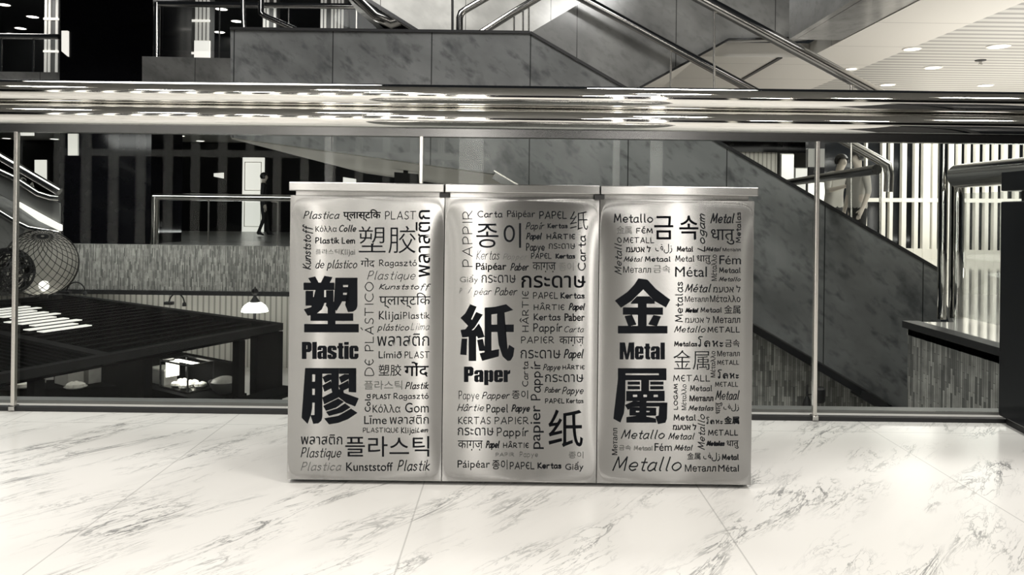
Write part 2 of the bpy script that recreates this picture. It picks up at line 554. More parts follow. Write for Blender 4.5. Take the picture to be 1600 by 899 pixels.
slab('ceiling_lower', -24, 4.7, 16.75, 19, -1.0, -0.93, M['ceil_dark'], 'dark soffit over the lower level', 'ceiling')
slab('wall_lower', -24, 6, 18.55, 18.7, ZL, -0.95, M['cream'], 'cream pleated wall on the lower level', 'wall')
slab('floor_lower', -24, 8, 3.3, 18.6, ZL - 0.1, ZL, M['lowfloor'], 'pale floor of the lower level', 'floor')
# our deck, behind the camera and over it
slab('ceiling', -9, 12, -7, 3.3, 3.0, 3.2, M['ceil'], 'pale ceiling over the deck', 'ceiling')
slab('wall_front', -9, 12, -6.4, -6.2, 0, 3.0, M['darkwall'], 'dark shop wall facing the atrium', 'wall')
# far side: ceilings, walls
slab('ceiling_mezzanine', -24, -1.5, 17.0, 27.2, 3.0, 3.1, M['slats_dim'], 'slatted ceiling across the atrium, its dimness put into the colour', 'ceiling')
slab('wall_mezzanine', -24, 3.0, 27.0, 27.2, 0, 3.0, M['darkwall'], 'black shopfront wall across the atrium', 'wall')
slab('floor_upper', -24, -1.5, 16.8, 27.2, 3.1, 3.6, M['marble_mid'], 'upper storey edge across the atrium', 'floor')
slab('wall_upper', -24, -1.5, 27.0, 27.2, 3.6, 7.6, M['ceil_dark'], 'dark wall of the upper storey', 'wall')
slab('ceiling_upper', -24, -1.5, 16.5, 27.2, 6.6, 6.75, M['ceil_dark'], 'dark ceiling of the upper storey', 'ceiling')
slab('wall_left', -24.2, -24, 3.3, 27.2, ZL, 7.0, M['darkwall'], 'dark wall at the far left', 'wall')
# right: smooth soffit, slatted ceiling
poly_slab('ceiling_soffit', [(2.62, 11.2), (5.2, 11.2), (5.2, 27.2), (2.0, 27.2), (2.2, 14.5)], 3.0, 3.2, M['soffit'], 'smooth pale soffit beside the slatted ceiling', 'ceiling')
poly_slab('ceiling_soffit_near', [(4.13, 6.0), (5.2, 6.0), (5.2, 11.2), (4.13, 11.2)], 3.0, 3.2, M['soffit'], 'smooth pale soffit beside the dark beam', 'ceiling')
slab('ceiling_slatted', 5.2, 16, 5.0, 27.2, 3.0, 3.2, M['slats'], 'pale ceiling of thin slats with round downlights', 'ceiling')
bm_ = MB()
bm_.box((3.80, 7.9, 3.34), (0.66, 4.4, 0.66))
struct(bm_.build('trim_5', M['marble_mid']), 'dark marble beam under the right upper storey', 'beam')
slab('wall_right_far', 3.0, 16, 27.0, 27.2, 0, 3.0, M['grey'], 'grey wall at the end of the right wing', 'wall')
slab('wall_right_side', 16, 16.2, GY, 27.2, 0, 3.2, M['plaster'], 'pale wall of the right wing', 'wall')
slab('trim_6', 4.9, 9.4, 24.0, 24.2, 2.66, 3.0, M['black'], 'dark fascia over the pleated bright wall', 'trim')
slab('wall_pleated', 4.9, 8.0, 24.2, 24.4, 0, 2.7, M['cream'], 'bright pleated wall behind the stair', 'wall')
slab('trim_8', 3.70, 3.76, 11.2, 13.4, 2.985, 3.0, M['blackm'], 'dark slot in the smooth soffit behind the near stair handrail', 'trim')
# black glazed column
slab('column_black', -9.63, -7.68, 17.0, 18.6, 0, 3.0, M['black'], 'black polished column across the atrium', 'column')
slab('column_black_upper', -9.42, -7.50, 16.6, 18.6, 3.0, 7.6, M['black'], 'black polished column on the upper storey', 'column')
# parapet of the upper storey, left of the landing
m = MB()
m.prism([P(222, 88, 14.8), P(361, 91, 14.8), P(361, 193, 14.8), P(222, 191, 14.8)], (0, 1.6, 0))
struct(m.build('wall_parapet', M['marble_mid']), 'grey marble parapet left of the stair landing', 'wall')

# ================================================================== STAIRS
YS = 8.5
st = thing('marble_staircase', P(1100, 400, YS) * 1.0, 'dark marble staircase descending to the right behind the bins', 'staircase')
st.location = (2.0, 9.5, -2.9)
depth = Vector((0, 2.1, 0))
m = MB()
top = [P(360, 46, YS), P(828, 52, YS), P(1470, 425, YS)]
low = [P(1470, 690, YS), P(1390, 637, YS), P(1178, 512, YS), P(797, 288, YS), P(772, 272, YS), P(360, 215, YS)]
m.prism(top + low, depth)
m.build('flank', M['marble'], st)
m = MB()
for q0_, q1_ in ((P(360, 215, YS), P(772, 272, YS)), (P(772, 272, YS), P(797, 288, YS))):
    d_ = Vector((0, 0.03, -.012))
    m.prism([q0_ + d_, q1_ + d_, q1_ + d_ + Vector((0, 7.9, 0)), q0_ + d_ + Vector((0, 7.9, 0))], (0, 0, .22))
m.build('soffit', M['plaster'], st)
# dark cap along the top edge
m = MB()
off = Vector((0, -0.01, 0.008))
for a, b in ((top[0], top[1]), (top[1], top[2])):
    m.bar(a + off + Vector((0, 0.05, 0)), b + off + Vector((0, 0.05, 0)), 0.12, 0.03)
m.build('capping', M['blackm'], st)
# steel string along the lower edge
m = MB()
a, b = P(772, 273, YS - 0.03), P(1388, 636, YS - 0.03)
m.bar(a + Vector((0, 0, -0.01)), b + Vector((0, 0, -0.01)), 0.10, 0.075, 0)
m.bar(a + Vector((0, -0.012, 0.038)), b + Vector((0, -0.012, 0.038)), 0.10, 0.014, 1)
m.build('edge_trim', [M['steeldark'], M['post']], st)
m = MB()
m.prism([P(1347, 612, YS - .09), P(1366, 616, YS - .09), P(1392, 636, YS - .09), P(1366, 635, YS - .09), P(1345, 622, YS - .09)], (0, 0.25, 0))
m.build('end_cap', M['blackm'], st)
# stone wall filling the triangle below the stair
m = MB()
m.prism([P(1100, 473, 8.75), P(1392, 640, 8.75), P(1392, 760, 8.75), P(900, 760, 8.75), P(900, 352, 8.75)], (0, 0.3, 0))
struct(m.build('wall_stair', M['stone']), 'split stone wall under the lower edge of the marble staircase', 'wall')
# stair handrails
def rail_on_stair(pts, r, posts, label, name='stair_handrail', pr=0.013):
    t = thing(name, pts[0], label, 'handrail')
    mm = MB()
    mm.tube(pts, r, 16)
    mm.build('rail', M['steel2'], t, smooth=True)
    for a, b in posts:
        q = MB()
        q.tube([a, b], pr, 8)
        q.build('post', M['post'], t, smooth=True)
    return t
rail_on_stair([P(1040, -32, YS + .06), P(1355, 137, YS + .06), P(1476, 202, YS + .06)], 0.062,
              [(P(1116, 12, YS + .06), P(1116, 221, YS + .06)), (P(1330, 122, YS + .06), P(1330, 340, YS + .06))],
              'thick steel handrail on the near side of the marble staircase')
rail_on_stair([P(880, -19, 10.55), P(915, 0, 10.55), P(1165, 135, 10.55), P(1370, 248, 10.55), P(1386, 258, 10.55), P(1389, 272, 10.55), P(1388, 300, 10.55)], 0.058,
              [(P(1048, 72, 10.55), P(1048, 186, 10.55)), (P(1375, 255, 10.55), P(1375, 366, 10.55))],
              'slimmer steel handrail on the far side of the marble staircase')
# second flight, rising to the right behind
YF = 10.9
st2 = thing('upper_staircase', (3.0, 11.5, 3.0), 'grey marble flight rising to the right above the handrail', 'staircase')
m = MB()
m.prism([P(770, 86, YF), P(925, -6, YF), P(1270, -40, YF), P(1269, 58, YF), P(1138, 61, YF), P(1000, 136, YF), P(905, 190, YF), P(770, 190, YF)], (0, 0.25, 0))
m.build('flank', M['marble_mid'], st2)
m = MB()
a, b, c = P(905, 190, YF), P(1138, 61, YF), P(1269, 58, YF)
m.prism([a, b, b + Vector((0, 0, .12)), a + Vector((0, 0, .12))], (0, 3.6, 0))
m.v = [(x, y + 0.25, z) for x, y, z in m.v]
m.build('soffit', M['plaster'], st2)
m = MB()
m.bar(P(1000, 137, YF - .02), P(1138, 62, YF - .02), 0.05, 0.03)
m.bar(P(1138, 62, YF - .02), P(1269, 59, YF - .02), 0.05, 0.03)
m.build('edge_trim', M['steeldark'], st2)
# pale flight above the landing
YQ = 12.2
st3 = thing('pale_staircase', P(660, 50, YQ), 'pale marble stair flank above the landing', 'staircase')
m = MB()
m.prism([P(560, -12, YQ), P(705, -12, YQ), P(705, 120, YQ), P(770, 120, YQ)][:3] + [P(655, 120, YQ), P(655, 50, YQ)], (0, 0.4, 0))
m.prism([P(709, -12, YQ), P(930, -12, YQ), P(830, 60, YQ), P(830, 120, YQ), P(709, 120, YQ)], (0, 0.4, 0))
m.build('flank', M['marble_pale'], st3)
m = MB()
m.bar(P(556, -12, YQ - .03), P(655, 50, YQ - .03), 0.06, 0.05)
m.build('edge_trim', M['steeldark'], st3)
m = MB()
m.prism([P(704.5, -12, YQ + .1), P(709.5, -12, YQ + .1), P(709.5, 120, YQ + .1), P(704.5, 120, YQ + .1)], (0, 0.2, 0))
m.build('shadow_gap', M['blackm'], st3)
rail_on_stair([P(718, 60, 11.2), P(718, 28, 11.2), P(721, 20, 11.2), P(728, 15, 11.2), P(775, -12, 11.2)], 0.05, [], 'steel handrail bending up from the landing on its left side')
rail_on_stair([P(748, 54, 10.7), P(800, 21, 10.7), P(858, -14, 10.7)], 0.05,
              [(P(803, 20, 10.7), P(803, 52, 10.7)), (P(817, 11, 10.7), P(817, 52, 10.7)), (P(826, 6, 10.7), P(826, 52, 10.7))], 'steel handrail with three thin posts above the landing')
# escalator underside at the top left
es = thing('escalator_truss', P(590, 20, 13), 'dark escalator underside with a steel edge above the landing', 'escalator')
m = MB()
m.prism([P(535, -12, 13.2), P(568, -12, 13.2), P(652, 48, 13.2), P(604, 48, 13.2)], (0, 1.2, 0))
m.build('soffit', M['black'], es)
m = MB()
m.tube([P(556, -10, 13.1), P(590, 24, 13.1), P(612, 34, 13.1), P(624, 30, 13.1)], 0.11, 14)
m.build('edge_tube', M['steel2'], es, smooth=True)

# ================================================================== THE MAIN BALUSTRADE
bal = thing('glass_balustrade', (0, GY, 0), 'glass balustrade with a fat double-tube polished steel handrail behind the bins', 'balustrade')
rc = P(800, 170, GY)
RR = 0.0885
m = MB()
for dz in (RR / 2, -RR / 2):
    m.tube([(-8, GY, rc.z + dz), (12, GY, rc.z + dz)], RR / 2 + .001, 64)
m.build('handrail', M['steel'], bal, smooth=True)
m = MB()
m.box((2, GY, rc.z - RR - 0.008), (20, 0.045, 0.036))
m.build('glazing_channel', M['steeldark'], bal)
for i, px in enumerate((-600, 27, 657, 1273, 1880)):
    p = P(px, 420 if px < 1000 else 430, GY)
    m = MB()
    m.box((p.x, GY - 0.012, (rc.z - RR) / 2), (0.015, 0.02, rc.z - RR - 0.02))
    o = m.build('post', M['post'], bal, bevel=0.002)
    m = MB()
    m.box((p.x, GY - 0.012, 0.012), (0.024, 0.034, 0.02))
    q = m.build('foot', M['steel2'], o, bevel=0.003)
    if i < 4:
        nx = P((-600, 27, 657, 1273, 1880)[i + 1], 420, GY).x
        m = MB()
        m.box(((p.x + nx) / 2, GY + 0.012, rc.z / 2 - 0.02), (nx - p.x - 0.008, 0.012, rc.z - 0.11))
        m.build('glass_pane', M['glass'], bal)
m = MB()
m.box((-3, GY - 0.005, 0.006), (12, 0.03, 0.02))
m.build('base_strip', M['blackm'], bal)

# ================================================================== RIGHT BALUSTRADE
rb = thing('corner_balustrade', P(1482, 497, 6.0), 'steel post and fat rail at the right corner of the atrium', 'balustrade')
m = MB()
pz = 1.10
m.tube([(3.32, 5.95, pz), (3.27, 3.35, pz)], 0.088, 32)
m.build('handrail', M['steel2'], rb, smooth=True)
b0 = PZ(1490, 497, 0.0)
m = MB()
m.tube([(b0.x + .015, b0.y, 0), (b0.x + .015, b0.y, pz - 0.02)], 0.052, 24)
m.build('post', M['steel'], rb, smooth=True)
b1 = PZ(1471, 499, 0.0)
m = MB()
m.tube([(b1.x, b1.y, 0), (b1.x, b1.y, 1.5)], 0.034, 20)
m.build('post', M['steel'], rb, smooth=True)
m = MB()
m.box((3.285, 4.7, 0.52), (0.012, 2.3, 0.90))
m.build('glass_pane', M['glass2'], rb)
# rail the two people lean on
a, b = PZ(1222, 287, 1.2), PZ(1370, 265, 1.2)
lr = thing('leaning_rail', a, 'steel rail two people lean on beyond the staircase', 'handrail')
m = MB()
m.tube([a, b], 0.045, 16)
m.build('rail', M['steeldark'], lr, smooth=True)
m = MB()
m.tube([(a.x, a.y, 0), (a.x, a.y, 1.2)], 0.02, 10)
m.build('post', M['post'], lr, smooth=True)

# ================================================================== FAR RAILINGS
fr = thing('far_railing', P(240, 390, 16.6), 'steel railing with glass panes on top of the far stone wall', 'railing')
yr = 16.72
xl = P(240, 350, yr).x
zr = P(330, 308.5, yr).z
m = MB()
m.tube([(xl, yr, zr), (3.5, yr, zr)], 0.072, 20)
m.build('handrail', M['steel2'], fr, smooth=True)
m = MB()
m.tube([(xl + .02, yr, 0), (xl + .02, yr, zr)], 0.085, 20)
m.build('post', M['steel2'], fr, smooth=True)
for px in (326, 434, 542, 650, 758):
    x = P(px, 350, yr).x
    m = MB()
    m.box((x, yr, zr / 2), (0.03, 0.03, zr))
    m.build('post', M['post'], fr)
m = MB()
m.box(((xl + 3.5) / 2, yr, zr / 2), (3.5 - xl - .2, 0.012, zr - .2))
m.build('glass_pane', M['glass2'], fr)

ul = thing('upper_railing', P(50, 120, 17.6), 'steel railing with glass at the top left of the far upper storey', 'railing')
zz = P(45, 57, 17.6).z
m = MB()
m.tube([(-14, 17.6, zz), (P(92, 57, 17.6).x, 17.6, zz)], 0.06, 16)
m.build('handrail', M['steel2'], ul, smooth=True)
for px in (2, 52):
    x = P(px, 90, 17.6).x
    m = MB()
    m.box((x, 17.6, (3.6 + zz) / 2), (0.03, 0.03, zz - 3.6))
    m.build('post', M['post'], ul)
m = MB()
m.box((-12, 17.6, (3.6 + zz) / 2), (3.9, 0.012, zz - 3.75))
m.build('glass_pane', M['glass2'], ul)
um = thing('upper_railing', P(245, 88, 15.3), 'steel railing with a thick end post above the grey marble parapet', 'railing')
zz = P(400, 8, 15.3).z
x0 = P(245, 40, 15.3).x
zp = P(300, 90, 15.3).z
m = MB()
m.tube([(x0, 15.3, zz), (P(640, 8, 15.3).x, 15.3, zz)], 0.055, 16)
m.build('handrail', M['steel2'], um, smooth=True)
m = MB()
m.tube([(x0, 15.3, zp - .1), (x0, 15.3, zz + 0.02)], 0.06, 16)
m.build('post', M['steel2'], um, smooth=True)
for px in (343, 451, 557):
    x = P(px, 40, 15.3).x
    m = MB()
    m.box((x, 15.3, (zp + zz) / 2), (0.022, 0.022, zz - zp))
    m.build('post', M['post'], um)
m = MB()
m.box(((x0 + P(640, 8, 15.3).x) / 2, 15.3, (zp + zz) / 2 + .05), (4.6, 0.012, zz - zp - .15))
m.build('glass_pane', M['glass2'], um)
rail_on_stair([P(380, -12, 14.6), P(380, 20, 14.6), P(381, 46, 14.6)], 0.045, [], 'upright steel tube in front of the upper railing', 'steel_tube')
rail_on_stair([P(408, -12, 14.4), P(408, 20, 14.4), P(412, 24, 14.4), P(470, 50, 14.4)], 0.05, [], 'steel tube bending down to the right in front of the upper railing', 'steel_tube')
# lit columns on the upper storey
def lit_column(px0, px1, y, z0, z1, label, mat):
    a, b = P(px0, 60, y), P(px1, 60, y)
    t = thing('lit_column', ((a.x + b.x) / 2, y, z0), label, 'column', 'pale columns on the far upper storey')
    w = b.x - a.x
    mm = MB()
    mm.box(((a.x + b.x) / 2, y + .15, (z0 + z1) / 2), (w, 0.3, z1 - z0))
    mm.build('core', M['grey'], t)
    mm = MB()
    n = max(3, int(w / 0.09))
    for i in range(n):
        if i % 5 != 2:
            mm.box((a.x + (i + .5) * w / n, y - .01, (z0 + z1) / 2), (w / n * .62, 0.03, z1 - z0))
    mm.build('ribs', mat, t)
    mm = MB()
    for k in (0.35, 0.62):
        mm.box(((a.x + b.x) / 2, y - .02, z0 + (z1 - z0) * k), (w, 0.05, 0.05))
    mm.build('reflection_band', M['lampsoft'], t)  # bright reflections on the columns, put in as glowing bands
    return t
lit_column(69, 92, 20, 3.6, 6.6, 'ribbed pale column at the top left beside the black column', M['lampdim'])
lit_column(286, 328, 20, 3.6, 6.6, 'widest ribbed pale column above the grey marble parapet', M['lampdim'])
lit_column(410, 432, 21, 3.6, 6.6, 'narrow pale column behind the bent steel tube', M['lampdim'])
lit_column(500, 543, 21, 3.6, 6.6, 'ribbed pale column left of the escalator underside', M['lampdim'])
lp = thing('column_lit_panel', P(314, 76, 19.8), 'bright lit panel low on the widest pale column', 'panel')  # a lit panel on the column; its screen part is the glowing face
m = MB()
a, b = P(303, 63, 19.8), P(327, 90, 19.8)
m.box(((a.x + b.x) / 2, 19.85, (a.z + b.z) / 2), (b.x - a.x, 0.06, a.z - b.z))
m.build('screen', M['lampsoft'], lp)
m = MB()
m.box(((a.x + b.x) / 2, 19.9, (a.z + b.z) / 2), (b.x - a.x + .03, 0.06, a.z - b.z + .03))
m.build('casing', M['grey'], lp)
m = MB()
a, b = P(96, 48, 16.5), P(106, 84, 16.5)
m.prism([P(96, 48, 16.54), P(105.5, 48, 16.54), P(105.5, 88, 16.54), P(96, 80, 16.54)], (0, 0.06, 0))
tag(recenter(m.build('slim_lit_panel', M['lampsoft'])), 'slim lit panel on the black column of the upper storey', 'panel')  # a plain lit panel, no display

# ================================================================== LIGHT FITTINGS
def downlight(c, r, glow, label, group):
    t = thing('downlight', c, label, 'ceiling light', group)
    mm = MB()
    mm.lathe([(r * 1.18, 0.0), (r * 1.2, -0.008), (r, -0.014), (r * .98, -0.004)], (c[0], c[1], c[2]), 20)
    mm.build('trim', M['white'], t, smooth=True)
    mm = MB()
    mm.lathe([(r * .97, -0.005), (r * .9, -0.010), (0.001, -0.012)], (c[0], c[1], c[2]), 20)
    mm.build('diffuser', M[glow], t, smooth=True)
    return t
GR = 'round downlights in the slatted ceiling'
for px, py, r, lab in ((1458, 105, .11, ''), (1560, 72, .12, ''), (1540, 133, .11, ''), (1387, 132, .11, ''), (1425, 76, .10, ''), (1330, 107, .08, '')):
    p = PZ(px, py, 3.0)
    downlight(p, r, 'lamp', {1458: 'round downlight in the middle of the slatted ceiling', 1560: 'nearest large downlight at the right of the slatted ceiling',
              1540: 'downlight just over the handrail at the right of the slatted ceiling', 1387: 'downlight just over the handrail beside the dark stair handrail end',
              1425: 'tilted downlight on the edge of the slatted ceiling beside the smooth soffit', 1330: 'small downlight on the smooth soffit edge beside the stair handrail'}[px], GR)
for k, (px, py) in enumerate(((1128, 220), (1150, 213), (1215, 221), (1243, 214), (1222, 225), (1240, 226))):
    downlight(PZ(px, py, 3.0), .13, 'lamp', 'small downlight under the handrail, seen above the pleated bright wall', 'downlights over the pleated wall')
for k, (px, py) in enumerate(((325, 202), (282, 212), (313, 220), (244, 216), (85, 217), (38, 208), (10, 216), (255, 211))):
    downlight(PZ(px, py, 3.0), .13, 'lamp', 'small downlight in the slatted ceiling across the atrium, left of the bins', 'downlights across the atrium')
for k, (px, py) in enumerate(((51, 26), (32, 44), (6, 7), (276, 11), (274, 48), (346, 14), (370, 33), (343, 50), (18, 53))):
    downlight(PZ(px, py, 6.6), .17, 'lamp', 'small downlight in the dark ceiling of the far upper storey', 'downlights of the upper storey')
for x in (-3.2, -1.1, 1.1, 3.2):
    for y in (-3.6, -0.9, 1.3):
        t = MB()
        t.lathe([(0.30, 3.0), (0.30, 2.94), (0.265, 2.935), (0.265, 2.99)], (x, y, 0), 32)
        tag(recenter(t.build('ceiling_lamp', M['white'], None, smooth=True)), 'round ceiling lamp over the deck in front of the bins', 'ceiling light', 'ceiling lamps over the deck')
# sprinkler
sp = thing('sprinkler', PZ(1532, 94, 3.0), 'small dark sprinkler head on the slatted ceiling', 'sprinkler')
p = PZ(1532, 94, 3.0)
m = MB(); m.lathe([(0.075, 0), (0.07, -0.012), (0.02, -0.016)], p, 16); m.build('plate', M['blackm'], sp, smooth=True)
m = MB(); m.lathe([(0.02, -0.012), (0.02, -0.05), (0.03, -0.055), (0.03, -0.06)], p, 12); m.build('nozzle', M['steel2'], sp, smooth=True)

# ================================================================== RIGHT SHOPFRONT
def fin_front(name, x_of, ybase, bars, z0, z1, cross, label, depth=0.1):
    t = MB()
    for (a, w) in bars:
        t.box((a, ybase(a), (z0 + z1) / 2), (w, depth, z1 - z0), 0)
    for z, h in cross:
        xs = [a for a, w in bars]
        x0, x1 = min(xs), max(xs)
        t.bar((x0, ybase(x0) - .0, z), (x1, ybase(x1) - .0, z), depth * 1.05, h, 0)
    o = t.build(name, M['whitelit'])
    return struct(o, label, 'shopfront')
Yb = lambda x: 15.6 - 0.35 * (x - 6.6)
bars = []
for px, w in ((1352, 3), (1379, 6), (1391, 5), (1411, 7), (1430, 6), (1446, 11), (1459, 7), (1470, 5), (1484, 8), (1497, 5), (1511, 5), (1525, 5.5), (1540, 5.5), (1554, 5.5), (1569, 6), (1587, 6), (1604, 6), (1621, 6)):
    y = 15.5
    for _ in range(4):
        x = P(px, 300, y).x
        y = Yb(x)
    bars.append((x, w / F * y))
fin_front('window_1', None, Yb, bars, 0.0, 3.0, ((1.10, 0.075), (0.06, 0.24), (2.85, 0.3)), 'white upright fins of the bright shopfront at the right')
m = MB()
m.bar((6.2, Yb(6.2) + .16, 1.5), (11.5, Yb(11.5) + .16, 1.5), 0.03, 3.0)
struct(m.build('window_2', M['darkglass']), 'dark glass behind the white fins', 'window')
# lit display boards beyond the stair
def board(px0, py0, px1, py1, Y, mat, label):
    a, b = P(px0, py0, Y), P(px1, py1, Y)
    t = thing('display_board', ((a.x + b.x) / 2, Y, b.z), label, 'display')
    mm = MB(); mm.box(((a.x + b.x) / 2, Y + .06, (a.z + b.z) / 2), (b.x - a.x, 0.1, a.z - b.z)); mm.build('frame', M['grey'], t, bevel=.01)
    mm = MB(); mm.box(((a.x + b.x) / 2, Y, (a.z + b.z) / 2), ((b.x - a.x) * .94, 0.04, (a.z - b.z) * .95)); mm.build('lit_face', mat, t)
    for sx in (a.x + .05, b.x - .05):
        mm = MB(); mm.box((sx, Y + .07, b.z / 2), (.04, .04, b.z)); mm.build('leg', M['blackm'], t)
    return t
board(1221, 240, 1240, 300, 20.0, M['lampsoft'], 'lit white display board beside the pleated bright wall')
board(1262, 232, 1296, 262, 19.0, M['lampdim'], 'pale lit display board behind the two leaning people')
board(1262, 284, 1292, 330, 14.6, M['lampsoft'], 'low lit white display board under the leaning rail')
board(1243, 262, 1262, 318, 19.5, M['lampsoft'], 'lit white display board left of the two leaning people')
m = MB()
m.prism([P(1352, 212, 16.4), P(1360, 212, 16.4), P(1360, 400, 16.4), P(1352, 400, 16.4)], (0, .4, 0))
struct(m.build('trim_7', M['black']), 'black jamb at the left of the white fins', 'jamb')
slab('wall_dark_shop', P(1262, 300, 22).x, P(1375, 300, 22).x, 22, 22.2, 0, 3.0, M['darkwall'], 'dark shop interior behind the two leaning people', 'wall')

# ================================================================== FRONT SHOPFRONT (seen in the reflections)
m = MB()
x = -6.9
while x < -0.4:
    m.box((x, -5.9, 1.5), (0.095, 0.12, 3.0))
    x += 0.415
m.box((-3.65, -5.9, 1.62), (6.6, 0.10, 0.10))
m.box((-3.65, -5.9, 0.08), (6.6, 0.14, 0.16))
struct(m.build('window_3', M['fin_glow']), 'white mullions with an added glow on the shopfront facing the atrium', 'shopfront')
m = MB()
for x, w in ((3.3, 0.09), (4.1, 0.12), (5.2, 0.12)):
    m.box((x, -5.9, 1.5), (w, 0.14, 3.0))
struct(m.build('window_4', M['whitelit']), 'white piers of the shopfront facing the atrium', 'shopfront')

for x, w in ((-2.75, .10), (-0.62, .36), (1.55, .09), (2.15, .17)):  # glow added to these unseen columns to streak the bin fronts
    t = thing('streak_column', (x, -5.7, 0), 'slim column before the dark shop wall, glow added to streak the bins', 'lamp', 'columns with added glow facing the atrium')
    m = MB(); m.box((x, -5.7, 1.5), (w, .14, 2.9)); m.build('diffuser', M['column_glow'], t, bevel=.02)
    m = MB(); m.box((x, -5.7, .03), (w + .06, .2, .06)); m.box((x, -5.7, 2.97), (w + .06, .2, .06)); m.build('end_plates', M['steel2'], t)
# ================================================================== BLACK LITTER BIN AT THE RIGHT EDGE
q0 = PZ(1559, 661, 0.0)
cb = thing('litter_bin', (q0.x + .22, q0.y - .4, 0), 'black litter bin with an overhanging top at the right edge', 'bin')
dx = -0.085
wv = Vector((0.46, 0, 0))
def cab(z0, z1, grow, mat, name, bev=0.006):
    mm = MB()
    a = Vector((q0.x - grow, q0.y + grow, z0)); b = Vector((q0.x + dx - grow, q0.y - 0.75, z0))
    mm.prism([a, b, b + wv + Vector((2 * grow, 0, 0)), a + wv + Vector((2 * grow, 0, 0))], (0, 0, z1 - z0))
    return mm.build(name, mat, cb, bevel=bev)
cab(0.03, 0.86, 0.0, M['cabinet'], 'body')
cab(0.0, 0.03, -0.02, M['blackm'], 'plinth', 0)
cab(0.86, 0.90, -0.05, M['blackm'], 'neck', 0)
cab(0.90, 0.975, 0.0, M['cabinet'], 'top')

# ================================================================== SMALL THINGS BY THE STAIR WALL
vt = thing('floor_stand', P(1262, 633, 8.3), 'small dark upright stand on the ledge right of the metal bin', 'stand')
m = MB(); m.tube([P(1261, 631, 8.3), P(1261, 601, 8.3)], 0.012, 10); m.build('stem', M['blackm'], vt, smooth=True)
m = MB(); m.lathe([(0.05, 0), (0.045, 0.03), (0.018, 0.10)], P(1261, 635, 8.3), 16); m.build('foot', M['blackm'], vt, smooth=True)
m = MB()
m.lathe([(0.05, -0.02), (0.06, 0.0), (0.06, 0.12), (0.04, 0.14)], P(1280, 626, 8.3), 16); m.build('drum', M['blackm'], vt, smooth=True)
m = MB(); m.tube([P(1261, 617, 8.3), P(1278, 617, 8.3)], 0.008, 8); m.build('arm', M['blackm'], vt, smooth=True)

# ================================================================== KIOSK
ZK = -0.76
A, B_, C_ = PZ(437, 506, ZK), PZ(100, 460, ZK), PZ(0, 584, ZK)
AB, AC = B_ - A, C_ - A
C_ = A + AC * 1.12
AC = C_ - A
kc = A + AB * .5 + AC * .5
ki = thing('food_kiosk', (kc.x, kc.y, ZL), 'dark food kiosk with a slatted flat roof on the lower level', 'kiosk')
def K(u, v, z):
    q = A + AB * u + AC * v
    return Vector((q.x, q.y, z))
m = MB()
for a, b in ((K(0, 0, ZK), K(1, 0, ZK)), (K(0, 0, ZK), K(0, 1, ZK)), (K(1, 0, ZK), K(1, 1, ZK)), (K(0, 1, ZK), K(1, 1, ZK))):
    m.bar(a - Vector((0, 0, .04)), b - Vector((0, 0, .04)), 0.12, 0.085)
m.bar(K(0, .62, ZK - .06), K(1, .62, ZK - .06), 0.14, 0.10)
m.build('roof_frame', M['wood2'], ki)
for i in range(1, 20):
    u = i / 20
    m = MB()
    m.bar(K(u, 0, ZK - .06), K(u, .62, ZK - .06), 0.10, 0.05)
    m.build('rafter', M['wood'], ki)
m = MB()
for i in range(1, 16):
    v = .62 + .38 * i / 16
    m.bar(K(0, v, ZK - .05), K(1, v, ZK - .05), 0.035, 0.04)
m.build('slats', M['wood'], ki)
m = MB()
m.prism([K(0.01, .0, ZK - .14), K(.99, .0, ZK - .14), K(.99, .9, ZK - .14), K(0.01, .9, ZK - .14)], (0, 0, 0.02))
m.build('under_ceiling', M['wood'], ki)
for i in (7, 8, 9, 10, 11, 12, 13, 14, 15, 16):
    u = (i + .5) / 20
    v0 = .36 + .02 * (i % 3) - .012 * (i - 7)
    m = MB()
    m.bar(K(u, v0, ZK - .018), K(u, v0 + .16, ZK - .018), 0.12, 0.012)
    m.build('light_strip', M['lampsoft'], ki)
for v in (0.16, .50, .80):
    m = MB()
    p = K(0.015, v, 0)
    m.box((p.x, p.y, (ZL + ZK - .14) / 2), (0.11, 0.11, ZK - .14 - ZL), math.atan2(AC.y, AC.x))
    m.build('column', M['wood'], ki)
m = MB()
a, b = K(0, .0, 0), K(0, .115, 0)
m.bar(Vector((a.x, a.y, (ZL + ZK) / 2 - .05)), Vector((b.x, b.y, (ZL + ZK) / 2 - .05)), 0.12, ZK - ZL - .1)
m.build('end_wall', M['wood'], ki)
m = MB()
m.bar(K(-.05, .0, -1.60), K(-.05, .62, -1.60), 0.34, 0.06)
m.build('bar_board', M['wood'], ki)
for v in (.14, .45):
    m = MB()
    p = K(-.05, v, 0)
    m.tube([(p.x, p.y, ZL), (p.x, p.y, -1.62)], 0.03, 10)
    m.build('bar_leg', M['wood'], ki)
ZC, ZD = -2.05, -1.72
ABn = AB.normalized()
q0_ = PZ(292, 607, ZD)
m = MB()
m.bar(q0_ - ABn * .9 + Vector((0, 0, (ZL - ZD) / 2)), q0_ + ABn * .75 + Vector((0, 0, (ZL - ZD) / 2)), 0.62, ZD - ZL)
m.build('counter', M['wood'], ki)
q1_, q2_ = PZ(150, 598, ZC), PZ(-10, 604, ZC)
m = MB()
m.bar(q1_ + (q1_ - q2_) * .35 + Vector((0, 0, (ZL - ZC) / 2)), q2_ + Vector((0, 0, (ZL - ZC) / 2)), 0.7, ZC - ZL)
m.build('counter', M['wood'], ki)
m = MB()
m.bar(K(.10, .04, -2.12), K(.99, .04, -2.12), 0.06, 1.55)
m.bar(K(.36, .04, -1.12), K(.99, .04, -1.12), 0.06, 0.48)
m.build('dark_backing', M['wood'], ki)  # dark sheets added to black out the kiosk interior
m = MB()
